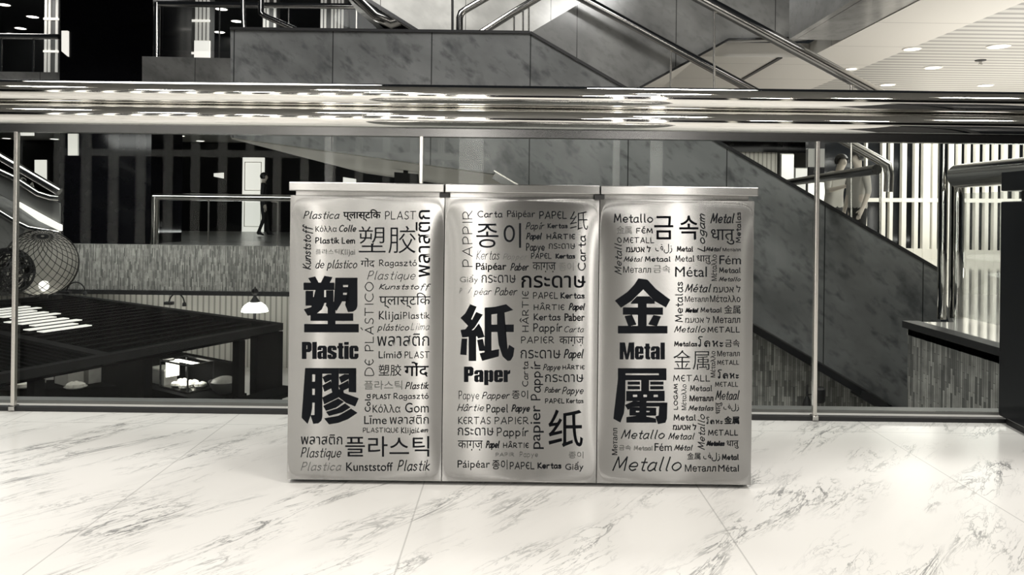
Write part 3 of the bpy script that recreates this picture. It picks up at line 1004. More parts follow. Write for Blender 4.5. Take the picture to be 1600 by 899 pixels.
m.prism([K(0, 0, ZL), K(1, 0, ZL), K(1, 1, ZL), K(0, 1, ZL)], (0, 0, .04))
m.build('dark_floor_sheet', M['wood'], ki)  # dark sheet added so the pale floor inside goes black

def on_counter(px, py):
    return PZ(px, py, ZC)
# display case on the counter
c0 = PZ(292, 607, ZD)
ang = math.atan2(AB.y, AB.x)
dc = thing('display_case', c0, 'glass display case of lit food on the kiosk counter', 'display case')
RZ = Matrix.Rotation(ang, 3, 'Z')
def D(x, y, z):
    return Vector((c0.x, c0.y, c0.z)) + RZ @ Vector((x, y, z))
m = MB()
for sx in (-.32, .32):
    for sy in (-.2, .2):
        m.bar(D(sx, sy, 0), D(sx, sy, .38), .02, .02)
for z in (0.01, 0.38):
    for a, b in (((-.32, -.2), (.32, -.2)), ((-.32, .2), (.32, .2)), ((-.32, -.2), (-.32, .2)), ((.32, -.2), (.32, .2))):
        m.bar(D(a[0], a[1], z), D(b[0], b[1], z), .02, .02)
m.build('frame', M['steeldark'], dc)
m = MB(); m.box(D(0, 0, .015), (.62, .38, .02), ang); m.build('tray', M['steel2'], dc)
m = MB(); m.box(D(0, 0, .365), (.5, .06, .02), ang); m.build('lamp_strip', M['lamp'], dc)
m = MB(); m.box(D(.27, .05, .25), (.02, .20, .22), ang); m.build('price_screen', M['lampsoft'], dc)
area('case_lamp', tuple(D(0, 0, .33)), 0.3, 3.0)
def plate(c, r, food, label, group, big=1.0):
    t = thing('plate_of_food', c, label, 'plate', group)
    mm = MB(); mm.lathe([(r * .45, 0), (r * .8, .008), (r, .03), (r * .97, .032), (r * .7, .014), (.001, .012)], c, 20); mm.build('plate', M['dish'], t, smooth=True)
    mm = MB()
    for k in range(5):
        a = 2 * math.pi * k / 5 + random.random()
        q = Vector(c) + Vector((math.cos(a) * r * .4, math.sin(a) * r * .4, .03))
        mm.lathe([(.02 * big, -.018), (.05 * big, 0), (.045 * big, .025 * big), (.012, .045 * big)], q, 10)
    mm.build('food', M[food], t, smooth=True)
    return t
for k, (x, y) in enumerate(((-.2, -.08), (0, -.09), (.19, -.06), (-.12, .1), (.09, .09))):
    plate(D(x, y, .026), .09, 'food', 'small plate of food inside the lit display case', 'plates in the display case')
bx = PZ(335, 580, ZD)
pb = thing('serving_bowl', Vector((c0.x, c0.y, ZD)) - ABn * .62 + Vector((.1, .12, 0)), 'dark serving bowl right behind the display case', 'bowl')
for nm, px, py, w, h, lab in (('food_box', 56, 598, .30, .20, 'small pale box at the left end of the kiosk counter'), ('food_box', 108, 600, .42, .26, 'tall pale box between two bowls on the kiosk counter'),
                              ('food_box', 140, 597, .34, .30, 'pale box right of the kiosk column'), ('food_box', 104, 583, .16, .12, 'tiny pale box behind the kiosk column'),
                              ('food_box', 246, 566, .34, .2, 'grey box left of the display case')):
    c = on_counter(px, py) if px < 200 else Vector((c0.x, c0.y, ZD)) + ABn * .56
    zc_ = ZC if px < 200 else ZD
    t = thing(nm, c, lab, 'box')
    mm = MB(); mm.box((c.x, c.y, zc_ + h / 2), (w, w * .6, h), ang); mm.build('box_body', M['box'], t, bevel=.008)
    mm = MB(); mm.box((c.x, c.y, zc_ + h + .012), (w * 1.05, w * .64, .03), ang); mm.build('lid', M['food'], t, bevel=.006)
for px, py, lab in ((2, 604, 'wide bowl at the left edge of the kiosk counter'), (38, 606, 'wide bowl left of the tall pale box'), (118, 607, 'wide bowl of pale food right of the kiosk column')):
    plate(on_counter(px, py), .17, 'food', lab, None, 1.6)
pb_c = pb.location.copy()
m = MB(); m.lathe([(.10, 0), (.16, .05), (.22, .16), (.20, .16), (.13, .05), (.001, .04)], pb_c, 24); m.build('bowl', M['grey'], pb, smooth=True)
m = MB(); m.lathe([(.19, .13), (.16, .18), (.08, .215), (.001, .22)], pb_c, 20); m.build('rice', M['food'], pb, smooth=True)
# dome lamp on a post
L0 = P(398, 487, 13.2)
dl = thing('dome_lamp', (L0.x, L0.y, ZL), 'white glowing dome lamp with a black ball finial behind the kiosk roof', 'lamp')
m = MB(); m.tube([(L0.x, L0.y, ZL), (L0.x, L0.y, L0.z + .1)], .025, 10); m.build('pole', M['blackm'], dl, smooth=True)
m = MB(); m.lathe([(.215, 0), (.205, .045), (.17, .10), (.11, .145), (.04, .165)], L0, 28); m.build('shade', M['lamp'], dl, smooth=True)
m = MB(); m.lathe([(.085, .14), (.07, .18), (.03, .24), (.022, .27), (.05, .30), (.055, .33), (.04, .37), (.012, .385), (.008, .41)], L0, 20); m.build('finial', M['blackm'], dl, smooth=True)
# gooseneck lamps on the roof edge
def goose(px0, px1, py, pt, Y, label):
    a, b = P(px0, py, Y), P(px1, py, Y)
    t = thing('gooseneck_lamp', a, label, 'lamp')
    cx = (a + b) / 2
    r = (b.x - a.x) / 2
    hgt = (py - pt) / F * Y
    pts = [Vector((cx.x - r * math.cos(q), cx.y, a.z + hgt * math.sin(q))) for q in [math.pi * k / 14 for k in range(15)]]
    mm = MB(); mm.tube(pts, .012, 8); mm.build('neck', M['blackm'], t, smooth=True)
    mm = MB(); mm.box(a, (.14, .10, .05)); mm.build('base', M['blackm'], t, bevel=.008)
    mm = MB(); mm.lathe([(.01, .02), (.03, .0), (.035, -.05)], b, 12); mm.build('head', M['blackm'], t, smooth=True)
goose(104, 133, 457, 441, 14.4, 'thin curved black lamp beside the wire globe lantern')
goose(264, 288, 474, 459, 13.2, 'thin curved black lamp on the back edge of the kiosk roof')
# wire globes
def globe(px, py, rpx, Y, label, gauze, seed, lamp=True):
    c = P(px, py, Y)
    r = rpx / F * Y
    t = thing('globe_lantern', (c.x, c.y, c.z - r), label, 'lantern')
    rnd = random.Random(seed)
    if gauze:
        me = bpy.data.meshes.new('gauze')
        bm = bmesh.new()
        bmesh.ops.create_icosphere(bm, subdivisions=4, radius=r * .97)
        bmesh.ops.translate(bm, verts=bm.verts, vec=(0, 0, r))
        bm.to_mesh(me); bm.free()
        me.materials.append(M['gauze'])
        me.polygons.foreach_set('use_smooth', [True] * len(me.polygons))
        o = bpy.data.objects.new('gauze', me); COL.objects.link(o); o.parent = t
    mm = MB()
    rings = 26 if gauze else 30
    if gauze:
        for fam in (1, -1):
            for k in range(24):
                l0 = 2 * math.pi * k / 24
                pts = []
                for q in range(41):
                    la = -math.pi / 2 * .97 + math.pi * .97 * q / 40
                    lo_ = l0 + fam * la * .85
                    d = Vector((math.cos(la) * math.cos(lo_), math.cos(la) * math.sin(lo_), math.sin(la)))
                    d = Matrix.Rotation(.35, 3, 'Y') @ (Matrix.Rotation(.5, 3, 'X') @ d)
                    pts.append(c + d * r)
                mm.tube(pts, .005, 4)
    else:
        for k in range(34):
            ax = Vector((rnd.gauss(0, 1), rnd.gauss(0, 1), rnd.gauss(0, 1))).normalized()
            e1 = ax.orthogonal().normalized(); e2 = ax.cross(e1)
            dd = rnd.uniform(-.5, .5) * r
            rr = math.sqrt(r * r - dd * dd)
            mm.tube([c + ax * dd + (e1 * math.cos(q) + e2 * math.sin(q)) * rr for q in [2 * math.pi * j / 40 for j in range(40)]], .010, 4, closed=True)
    mm.build('wire_net', M['wire'], t)
    if lamp:
        b = c + Vector((.10, -.1, -r * .66))
        mm = MB(); mm.lathe([(.02, -.09), (.06, -.05), (.08, 0), (.06, .055), (.002, .08)], b, 16); mm.build('bulb', M['lamp'], t, smooth=True)
        mm = MB(); mm.lathe([(.06, -.20), (.06, -.15), (.03, -.09)], b, 16); mm.build('socket', M['blackm'], t, smooth=True)
globe(65, 411, 52, 12.6, 'large pale wire globe lantern standing above the kiosk roof', True, 3)
globe(12, 425, 37, 11.6, 'darker tangled wire globe at the left edge', False, 5, False)
# escalator at the left
YE = 14.6
ea = thing('escalator', P(40, 330, YE), 'escalator descending to the right at the left edge', 'escalator')
m = MB(); m.tube([P(-60, 212, YE), P(0, 245, YE), P(93, 300, YE)], .075, 14); m.build('handrail', M['steel2'], ea, smooth=True)
m = MB(); m.tube([P(-60, 232, YE), P(-4, 266, YE), P(20, 277, YE), P(60, 303, YE), P(80, 309, YE), P(93, 310, YE)], .055, 14); m.build('lower_handrail', M['steel2'], ea, smooth=True)
m = MB(); m.prism([P(-60, 245, YE + .05), P(93, 318, YE + .05), P(93, 356, YE + .05), P(-60, 270, YE + .05)], (0, .04, 0)); m.build('balustrade_panel', M['grey'], ea)
m = MB(); m.prism([P(20, 317, YE - .02), P(28, 316, YE - .02), P(93, 352, YE - .02), P(93, 361, YE - .02), P(60, 345, YE - .02)], (0, .1, 0)); m.build('skirt', M['lampsoft'], ea)  # brightness of the skirt put in as a glow
m = MB(); m.tube([P(-40, 312, YE - .03), P(0, 332, YE - .03), P(24, 347, YE - .03), P(45, 357, YE - .03), P(93, 365, YE - .03)], .05, 12); m.build('lower_trim', M['steel2'], ea, smooth=True)
m = MB(); m.prism([P(-60, 300, YE), P(0, 332, YE), P(40, 357, YE), P(20, 400, YE), P(-60, 420, YE)], (0, 1.0, 0)); m.build('truss', M['marble_mid'], ea)
# bright things on the far wall
def flat(name, pts, Y, mat, label, cat, th=0.05):
    mm = MB(); mm.prism([P(a, b, Y) for a, b in pts], (0, th, 0))
    return tag(recenter(mm.build(name, M[mat])), label, cat)
flat('lit_patch', ((54, 250), (72, 250), (72, 284), (54, 272)), 26.95, 'lampsoft', 'bright white window behind the escalator handrail', 'poster')  # a bright white window past the escalator, drawn as a glowing sheet
flat('lit_patch', ((255, 253), (263, 253), (263, 365), (255, 365)), 26.95, 'lampsoft', 'tall thin lit strip on the black shopfront above the railing corner', 'poster')
flat('lit_patch', ((106, 209), (121, 209), (121, 243), (106, 243)), 16.95, 'lampdim', 'lit panel high on the black column', 'poster')
flat('lit_sign', ((334, 271), (349, 270), (349, 279), (334, 276)), 26.95, 'lampsoft', 'tiny lit sign on the black shopfront', 'sign')
flat('lit_ceiling_panel', ((32, 205), (52, 205), (52, 212), (32, 212)), 21.2, 'lampsoft', 'small bright panel under the ceiling beside the left glass post', 'lamp')
d = thing('door_1', P(395, 368, 26.9), 'white lit double door behind the standing figure', 'door')
d['kind'] = 'structure'
a, b = P(379, 246, 26.9), P(411, 369, 26.9)
m = MB(); m.box(((a.x + b.x) / 2, 26.95, (a.z + b.z) / 2), (b.x - a.x, .08, a.z - b.z)); m.build('leaf', M['lampsoft'], d)  # door brightness put in as a glow of the leaf
m = MB()
w_ = b.x - a.x
for z0, z1 in ((.12, .52), (.58, .94)):
    zz0, zz1 = b.z + (a.z - b.z) * z0, b.z + (a.z - b.z) * z1
    for s in (.12, .88):
        m.box((a.x + w_ * s, 26.9, (zz0 + zz1) / 2), (.02, .03, zz1 - zz0))
    for z in (zz0, zz1):
        m.box(((a.x + b.x) / 2, 26.9, z), (w_ * .78, .03, .02))
m.build('moulding', M['white'], d)

# ================================================================== PEOPLE
SEG = {'pelvis': ('spine',), 'spine': ('chest',), 'chest': ('neck',), 'neck': ('chin',), 'chin': ('head',), 'head': ('crown',)}
def person(name, base, heading, height, label, pose, cloth, hair_len):
    J = {'pelvis': (0, 0, .95), 'spine': (0, .01, 1.12), 'chest': (0, .01, 1.32), 'neck': (0, 0, 1.475), 'chin': (0, .012, 1.55), 'head': (0, .02, 1.64), 'crown': (0, .01, 1.715),
         'nose': (0, .115, 1.625)}
    R = {'pelvis': (.155, .11), 'spine': (.135, .10), 'chest': (.155, .11), 'neck': (.055, .055), 'chin': (.058, .066), 'head': (.078, .094), 'crown': (.055, .065), 'nose': (.012, .012)}
    E_ = [('pelvis', 'spine'), ('spine', 'chest'), ('chest', 'neck'), ('neck', 'chin'), ('chin', 'head'), ('head', 'crown'), ('head', 'nose')]
    for s, t in ((-1, 'l'), (1, 'r')):
        J.update({'sh' + t: (.17 * s, 0, 1.40), 'el' + t: (.22 * s, -.02, 1.12), 'wr' + t: (.23 * s, .05, .87), 'pa' + t: (.23 * s, .07, .80),
                  'hi' + t: (.09 * s, 0, .88), 'kn' + t: (.10 * s, .02, .48), 'an' + t: (.10 * s, -.01, .09), 'he' + t: (.10 * s, -.05, .045), 'to' + t: (.115 * s, .16, .03)})
        R.update({'sh' + t: (.068, .068), 'el' + t: (.044, .044), 'wr' + t: (.030, .026), 'pa' + t: (.038, .018), 'hi' + t: (.088, .095), 'kn' + t: (.058, .062),
                  'an' + t: (.040, .044), 'he' + t: (.036, .034), 'to' + t: (.042, .025)})
        E_ += [('chest', 'sh' + t), ('sh' + t, 'el' + t), ('el' + t, 'wr' + t), ('wr' + t, 'pa' + t), ('pelvis', 'hi' + t), ('hi' + t, 'kn' + t), ('kn' + t, 'an' + t), ('an' + t, 'he' + t), ('an' + t, 'to' + t)]
    J.update(pose)
    for s, t in ((-1, 'l'), (1, 'r')):
        p, w = Vector(J['pa' + t]), Vector(J['wr' + t])
        d = (p - w).normalized()
        side = Vector((s * -1.0, .25, 0))
        side = (side - d * side.dot(d)).normalized()
        curl = d.cross(side).normalized() * (-.015 * s)
        for k, ln in enumerate((.072, .082, .076, .060)):
            a = 'f%d%s' % (k, t); b = 'g%d%s' % (k, t)
            o = side * (.027 - .018 * k)
            J[a] = tuple(p + d * (.035 + ln * .5) + o + curl * .3); J[b] = tuple(p + d * (.03 + ln) + o * 1.15 + curl)
            R[a] = (.0088, .0088); R[b] = (.007, .007)
            E_ += [('pa' + t, a), (a, b)]
        J['t0' + t] = tuple(p - d * .015 + side * .05); J['t1' + t] = tuple(p + d * .025 + side * .068)
        R['t0' + t] = (.011, .011); R['t1' + t] = (.008, .008)
        E_ += [('pa' + t, 't0' + t), ('t0' + t, 't1' + t)]
    keys = list(J)
    k_ = height / 1.75
    me = bpy.data.meshes.new('body_cage')
    me.from_pydata([tuple(Vector(J[q]) * k_) for q in keys], [(keys.index(a), keys.index(b)) for a, b in E_], [])
    ob = bpy.data.objects.new('body_cage', me)
    COL.objects.link(ob)
    sk = ob.modifiers.new('skin', 'SKIN')
    ob.modifiers.new('sub', 'SUBSURF').levels = 3
    for i, q in enumerate(keys):
        me.skin_vertices[0].data[i].radius = (R[q][0] * k_, R[q][1] * k_)
        me.skin_vertices[0].data[i].use_root = (q == 'pelvis')
    dg = bpy.context.evaluated_depsgraph_get()
    bm = bpy.data.meshes.new_from_object(ob.evaluated_get(dg))
    bpy.data.objects.remove(ob, do_unlink=True)
    mats = [M['skin'], cloth[0], cloth[1], M['blackm']]
    bm.materials.clear()
    for q in mats:
        bm.materials.append(q)
    segs = [(Vector(J[a]) * k_, Vector(J[b]) * k_, a, b) for a, b in E_]
    def kind(a, b, t):
        if b in ('chin', 'head', 'crown', 'nose') or (a == 'chest' and b == 'neck' and t > .8): return 0
        if b[:2] in ('pa', 't0', 't1') or b[0] in 'fg' and b[1].isdigit(): return 0
        if b[:2] == 'wr': return 0 if (cloth[2] and t > .15) else 1
        if b[:2] == 'el': return 1
        if b[:2] in ('hi', 'kn') or (b[:2] == 'an' and t < .85): return 2
        if b[:2] in ('an', 'he', 'to'): return 3
        return 1
    for f in bm.polygons:
        c = f.center
        best = None
        for a, b, na, nb in segs:
            d = b - a
            t = max(0, min(1, (c - a).dot(d) / d.length_squared))
            q = (c - a - d * t).length
            if best is None or q < best[0]:
                best = (q, na, nb, t)
        f.material_index = kind(best[1], best[2], best[3])
        if best[2][:2] in ('hi', 'kn') or best[2] in ('spine', 'chest'):
            f.material_index = 2 if c.z < .90 * k_ else 1
        f.use_smooth = True
    root = thing(name, base, label, 'person')
    root.rotation_euler = (0, 0, heading)
    bd = bpy.data.objects.new('body', bm)
    COL.objects.link(bd)
    bd.parent = root
    # hair: a cap over the skull
    hb = bmesh.new()
    bmesh.ops.create_icosphere(hb, subdivisions=3, radius=1)
    hc = Vector(J['head']) * k_ + Vector((0, -.012, .024)) * k_
    for v in hb.verts:
        v.co = Vector((v.co.x * .094, v.co.y * .112, v.co.z * .108)) * k_
    kill = [v for v in hb.verts if (v.co.y > .045 * k_ and v.co.z < .012 * k_) or v.co.z < -hair_len * k_]
    bmesh.ops.delete(hb, geom=kill, context='VERTS')
    bmesh.ops.translate(hb, verts=hb.verts, vec=hc)
    hm = bpy.data.meshes.new('hair')
    hb.to_mesh(hm); hb.free()
    hm.materials.append(M['hair'])
    hm.polygons.foreach_set('use_smooth', [True] * len(hm.polygons))
    ho = bpy.data.objects.new('hair', hm)
    COL.objects.link(ho)
    ho.parent = root
    return root
f0 = P(411, 369, 22.8)
person('person', (f0.x, f0.y, 0), math.radians(-75), 1.80, 'standing person in a black coat before the white lit door across the atrium',
       {'knl': (-.10, .10, .48), 'anl': (-.10, .14, .09), 'hel': (-.10, .10, .045), 'tol': (-.11, .30, .03), 'anr': (.10, -.12, .10), 'her': (.10, -.16, .06), 'tor': (.11, .03, .03),
        'ell': (-.23, .04, 1.13), 'wrl': (-.20, .20, .98), 'pal': (-.19, .26, .97)}, (M['coat'], M['trouser'], False), .09)
f1 = P(1302, 330, 12.9)
person('person', (f1.x, f1.y, 0), math.radians(200), 1.80, 'dark-haired person in a pale shirt leaning on the rail at the left of the pair',
       {'chest': (0, .06, 1.31), 'neck': (0, .10, 1.45), 'chin': (0, .15, 1.52), 'head': (0, .17, 1.60), 'crown': (0, .17, 1.68), 'nose': (0, .27, 1.57),
        'shl': (-.17, .07, 1.38), 'shr': (.17, .07, 1.38), 'ell': (-.27, .20, 1.15), 'wrl': (-.20, .42, 1.20), 'pal': (-.16, .48, 1.22),
        'elr': (.27, .18, 1.15), 'wrr': (.20, .40, 1.20), 'par': (.16, .46, 1.22)}, (M['shirt'], M['trouser'], True), .06)
f2 = P(1340, 330, 12.0)
person('person', (f2.x, f2.y, 0), math.radians(105), 1.77, 'person in a grey short-sleeved shirt at the right of the pair, one arm hanging down',
       {'ell': (-.27, .03, 1.13), 'wrl': (-.26, .12, .90), 'pal': (-.25, .15, .83), 'head': (0, .04, 1.63)}, (M['shirt'], M['trouser'], True), .06)

# ================================================================== THE THREE RECYCLING BINS
YB = 2.324
XL, XR = P(450.5, 530, YB).x, P(1176.5, 530, YB).x
BW = (XR - XL) / 3
ZT = P(815, 309.5, YB).z       # top of the body
ZLB = P(815, 302.2, YB - .02).z
ZLT = P(815, 288.5, YB - .02).z
BD = 0.45
def bulge(u, v):
    return 0.0048 * (1 - abs(u) ** 4.6) * (1 - abs(v) ** 6)
BINS = []
def make_bin(i, word, label):
    x0, x1 = XL + i * BW + .0012, XL + (i + 1) * BW - .0012
    xc, zc = (x0 + x1) / 2, ZT / 2
    t = thing('recycling_bin', (xc, YB + BD / 2, 0), label, 'bin', 'three joined metal recycling bins')
    mm = MB()
    mm.box((xc, YB + BD / 2 + .006, (ZT + .012) / 2), (x1 - x0, BD - .012, ZT - .012))
    mm.build('body', M['lidm'], t, bevel=.002)
    mm = MB()
    mm.box((xc, YB + BD / 2 + .02, .006), (x1 - x0 - .02, BD - .05, .012))
    mm.build('plinth', M['blackm'], t)
    # pressed front panel
    n, k = 48, 64
    mm = MB()
    vs, fs = [], []
    for b in range(k + 1):
        for a in range(n + 1):
            u, v = a / n * 2 - 1, b / k * 2 - 1
            vs.append((xc + u * (x1 - x0) / 2, YB - bulge(u, v), .0125 + (ZT - .0135) * b / k))
    for b in range(k):
        for a in range(n):
            q = b * (n + 1) + a
            fs.append((q, q + 1, q + n + 2, q + n + 1))
    o = len(vs)
    edge = [a for a in range(n + 1)] + [(b + 1) * (n + 1) + n for b in range(k)] + [k * (n + 1) + n - 1 - a for a in range(n)] + [(k - 1 - b) * (n + 1) for b in range(k - 1)]
    for e in edge:
        vs.append((vs[e][0], YB + .004, vs[e][2]))
    for q in range(len(edge)):
        q2 = (q + 1) % len(edge)
        fs.append((edge[q], o + q, o + q2, edge[q2]))
    mm.add(vs, fs)
    pn = mm.build('front_panel', M['panel'], t, smooth=True, angle=50)
    mm = MB()
    mm.box((xc, YB + BD / 2 + .004, (ZT + ZLB) / 2), (x1 - x0 - .022, BD - .03, ZLB - ZT + .004))
    mm.build('neck', M['lidm'], t)
    mm = MB()
    lx1 = x1 + (.006 if i == 2 else 0)
    mm.box(((x0 + lx1) / 2, YB - .02 + (BD + .02) / 2, (ZLB + ZLT) / 2), (lx1 - x0, BD + .02, ZLT - ZLB))
    mm.build('lid', M['lidm'], t, bevel=.0025)
    if i < 2:
        mm = MB()
        mm.box((x1, YB - .004, ZLB - .008), (.027, .022, .014))
        mm.build('joining_clip', M['blackm'], t, bevel=.001)
    BINS.append((t, pn, xc, (x1 - x0) / 2, zc))
make_bin(0, 'Plastic', 'brushed steel recycling bin reading Plastic, first of the three from the dark kiosk')
make_bin(1, 'Paper', 'brushed steel recycling bin reading Paper, in the middle of the three')
make_bin(2, 'Metal', 'brushed steel recycling bin reading Metal, beside the split stone wall')

# ---- a simple pen-drawn alphabet: points are x digit + height letter (d = baseline, j = x-height, n = cap height)
PEN = {
 'a': (6, '5i3j1i0f1d3d5f 5j5e6d'), 'b': (6, '0n0d 0h2j4i5g4e2d0e'), 'c': (6, '5i3j1i0g1e3d5e'), 'd': (6, '5h3j1i0f1d3d5f 5n5d'), 'e': (6, '0g5g5i3j1i0g1e3d5e'),
 'f': (5, '5m4n2m2a 0j4j'), 'g': (6, '5i3j1i0g1e3e5g 5j5c4a2a0b'), 'h': (6, '0n0d 0h2j4j5h5d'), 'i': (2, '1j1d 1l1m'), 'j': (3, '2j2c1a0a 2l2m'), 'k': (5, '0n0d 4j0g 0g5d'),
 'l': (3, '1n1e2d'), 'm': (8, '0j0d 0h2j3i3d 3h5j7i7d'), 'n': (6, '0j0d 0h2j4j5h5d'), 'o': (7, '3j1i0g1e3d5e6g5i3j'), 'p': (6, '0j0a 0h2j4i5g4e2d0e'), 'q': (6, '5i3j1i0g1e3e5g 5j5a'),
 'r': (5, '0j0d 0h2j4j'), 's': (5, '4i2j0i1h3g4e2d0e'), 't': (4, '2m2e3d4d 0j4j'), 'u': (6, '0j0f1d3d5f 5j5d'), 'y': (6, '0j2e 5j1a'), 'z': (6, '0j5j 5j0d 0d5d'),
 'A': (8, '0d4n 4n7d 1g6g'), 'B': (6, '0n0d4d5f4i0i 0n3n4l3i'), 'C': (8, '7m4n1l0i1f4d7e'), 'D': (8, '0n0d3d6f7i6l3n0n'), 'E': (6, '5m3n1l0i1f3d5e 0i4i'), 'F': (6, '5n0n 0n0d 0i4i'),
 'G': (8, '7m4n1l0i1f4d7e 7e7h 4h7h'), 'H': (7, '0n0d 6n6d 0i6i'), 'I': (2, '1n1d'), 'K': (6, '0n0d 5n0h 0h6d'), 'L': (6, '0n0d 0d5d'), 'M': (9, '0d1n 1n4f 4f7n 7n8d'),
 'O': (9, '4n1l0i1f4d7f8i7l4n'), 'P': (6, '0n0d 0m3n5l4i0h'), 'Q': (9, '4n1l0i1f4d7f8i7l4n 5f9c'), 'R': (7, '0n0d 0m3n5l4i0h 2h6d'), 'S': (6, '5m3n1m1j4h5f3d0e'), 'T': (8, '0n7n 3n3d'),
 'U': (7, '0n0g1d5d6g6n'), ' ': (4, ''),
 'โ': (6, '2d1e2f3e2d 3e3l 3l1m2o5o'), 'ล': (7, '1e2f2d1d0e0h2j5i5d 5g3h1g'), 'ห': (6, '1i1j0j0i1i1d 1d2g4h5j4i4g5d'), 'ะ': (5, '1g0h1h1g3h 1d0e1e1d3e')}
ACC = {'á': ('a', '2l3n'), 'é': ('e', '2l3n'), 'í': ('i', '1l2n'), 'ó': ('o', '3l4n'), 'â': ('a', '1l3n 3n5l'), 'É': ('E', '2p4r'), 'Á': ('A', '4q6s'), 'Â': ('A', '2p4r 4r6p'), 'ī': ('i', '0l3l')}
def pen_lines(text):
    x, out = 0.0, []
    for ch in text:
        base, extra = ACC.get(ch, (ch, ''))
        w, s = PEN[base]
        strokes = s.split()
        if base == 'i' and extra:
            strokes = strokes[:1]
        for st_ in strokes + extra.split():
            pts = [(x + int(st_[k]), ord(st_[k + 1]) - 100.0) for k in range(0, len(st_), 2)]
            if len(pts) > 2:
                sm = []
                for k in range(len(pts) - 1):
                    p0, p1, p2, p3 = pts[max(k - 1, 0)], pts[k], pts[k + 1], pts[min(k + 2, len(pts) - 1)]
                    for q in range(3):
                        t = q / 3
                        sm.append(tuple(.5 * (2 * p1[j] + (p2[j] - p0[j]) * t + (2 * p0[j] - 5 * p1[j] + 4 * p2[j] - p3[j]) * t * t + (3 * p1[j] - p0[j] - 3 * p2[j] + p3[j]) * t ** 3) for j in (0, 1)))
                pts = sm + [pts[-1]]
            out.append(pts)
        x += w + 1.6
    return out
# heavy narrow block letters for the three titles: boxes (x0, x1, y0, y1) or polygons
BLOCK = {
 'P': (53, [(0, 24, 0, 100), ((20, 80), (24, 100), (42, 100), (53, 90), (53, 80)), (30, 53, 54, 84), ((20, 58), (53, 58), (53, 50), (43, 40), (20, 40))]),
 'l': (24, [(0, 24, 0, 100)]),
 'i': (24, [(0, 24, 0, 77), (0, 24, 84, 100)]),
 'a': (51, [((0, 10), (8, 0), (22, 0), (28, 8), (28, 13), (0, 13)), (0, 22, 8, 36), ((0, 32), (22, 32), (30, 38), (30, 48), (12, 46), (0, 40)), (28, 51, 0, 66), ((0, 64), (51, 64), (51, 68), (42, 78), (10, 78), (0, 68)), (0, 22, 52, 66)]),
 's': (49, [((0, 64), (49, 64), (49, 68), (40, 78), (9, 78), (0, 68)), (0, 22, 48, 66), ((0, 50), (22, 50), (49, 34), (49, 24), (27, 24), (0, 40)), (27, 49, 10, 30), ((0, 14), (49, 14), (49, 10), (40, 0), (9, 0), (0, 10)), (27, 49, 52, 66), (0, 22, 10, 25)]),
 't': (34, [(7, 29, 10, 94), (0, 34, 63, 77), ((7, 12), (34, 14), (34, 0), (17, 0), (7, 6))]),
 'c': (49, [((0, 64), (49, 64), (49, 68), (40, 78), (9, 78), (0, 68)), (0, 22, 10, 68), (27, 49, 46, 66), (27, 49, 10, 31), ((0, 14), (49, 14), (49, 10), (40, 0), (9, 0), (0, 10))]),
 'e': (49, [((0, 64), (49, 64), (49, 68), (40, 78), (9, 78), (0, 68)), (0, 22, 10, 68), (27, 49, 34, 66), (10, 49, 33, 45), (27, 49, 10, 25), ((0, 14), (49, 14), (49, 10), (40, 0), (9, 0), (0, 10))]),
 'r': (37, [(0, 23, 0, 77), ((22, 50), (37, 56), (37, 78), (30, 76), (22, 66))]),
 'p': (51, [(0, 23, -20, 77), (28, 51, 10, 68), ((22, 65), (51, 65), (51, 68), (43, 78), (33, 78), (22, 70)), ((22, 13), (51, 13), (51, 10), (43, 0), (33, 0), (22, 8))]),
 'M': (82, [(0, 21, 0, 100), (61, 82, 0, 100), ((8, 100), (30, 100), (46, 0), (34, 0)), ((52, 100), (74, 100), (48, 0), (36, 0))])}
FONT_CACHE = {}
def font_mesh(text, offset):
    key = (text, offset)
    if key not in FONT_CACHE:
        cu = bpy.data.curves.new('glyphs', 'FONT')
        cu.body = text
        cu.offset = offset
        cu.resolution_u = 4
        ob = bpy.data.objects.new('glyphs', cu)
        COL.objects.link(ob)
        dg = bpy.context.evaluated_depsgraph_get()
        me = bpy.data.meshes.new_from_object(ob.evaluated_get(dg))
        FONT_CACHE[key] = ([(v.co.x, v.co.y) for v in me.vertices], [tuple(p.vertices) for p in me.polygons])
        bpy.data.objects.remove(ob, do_unlink=True)
        bpy.data.meshes.remove(me)
    return FONT_CACHE[key]
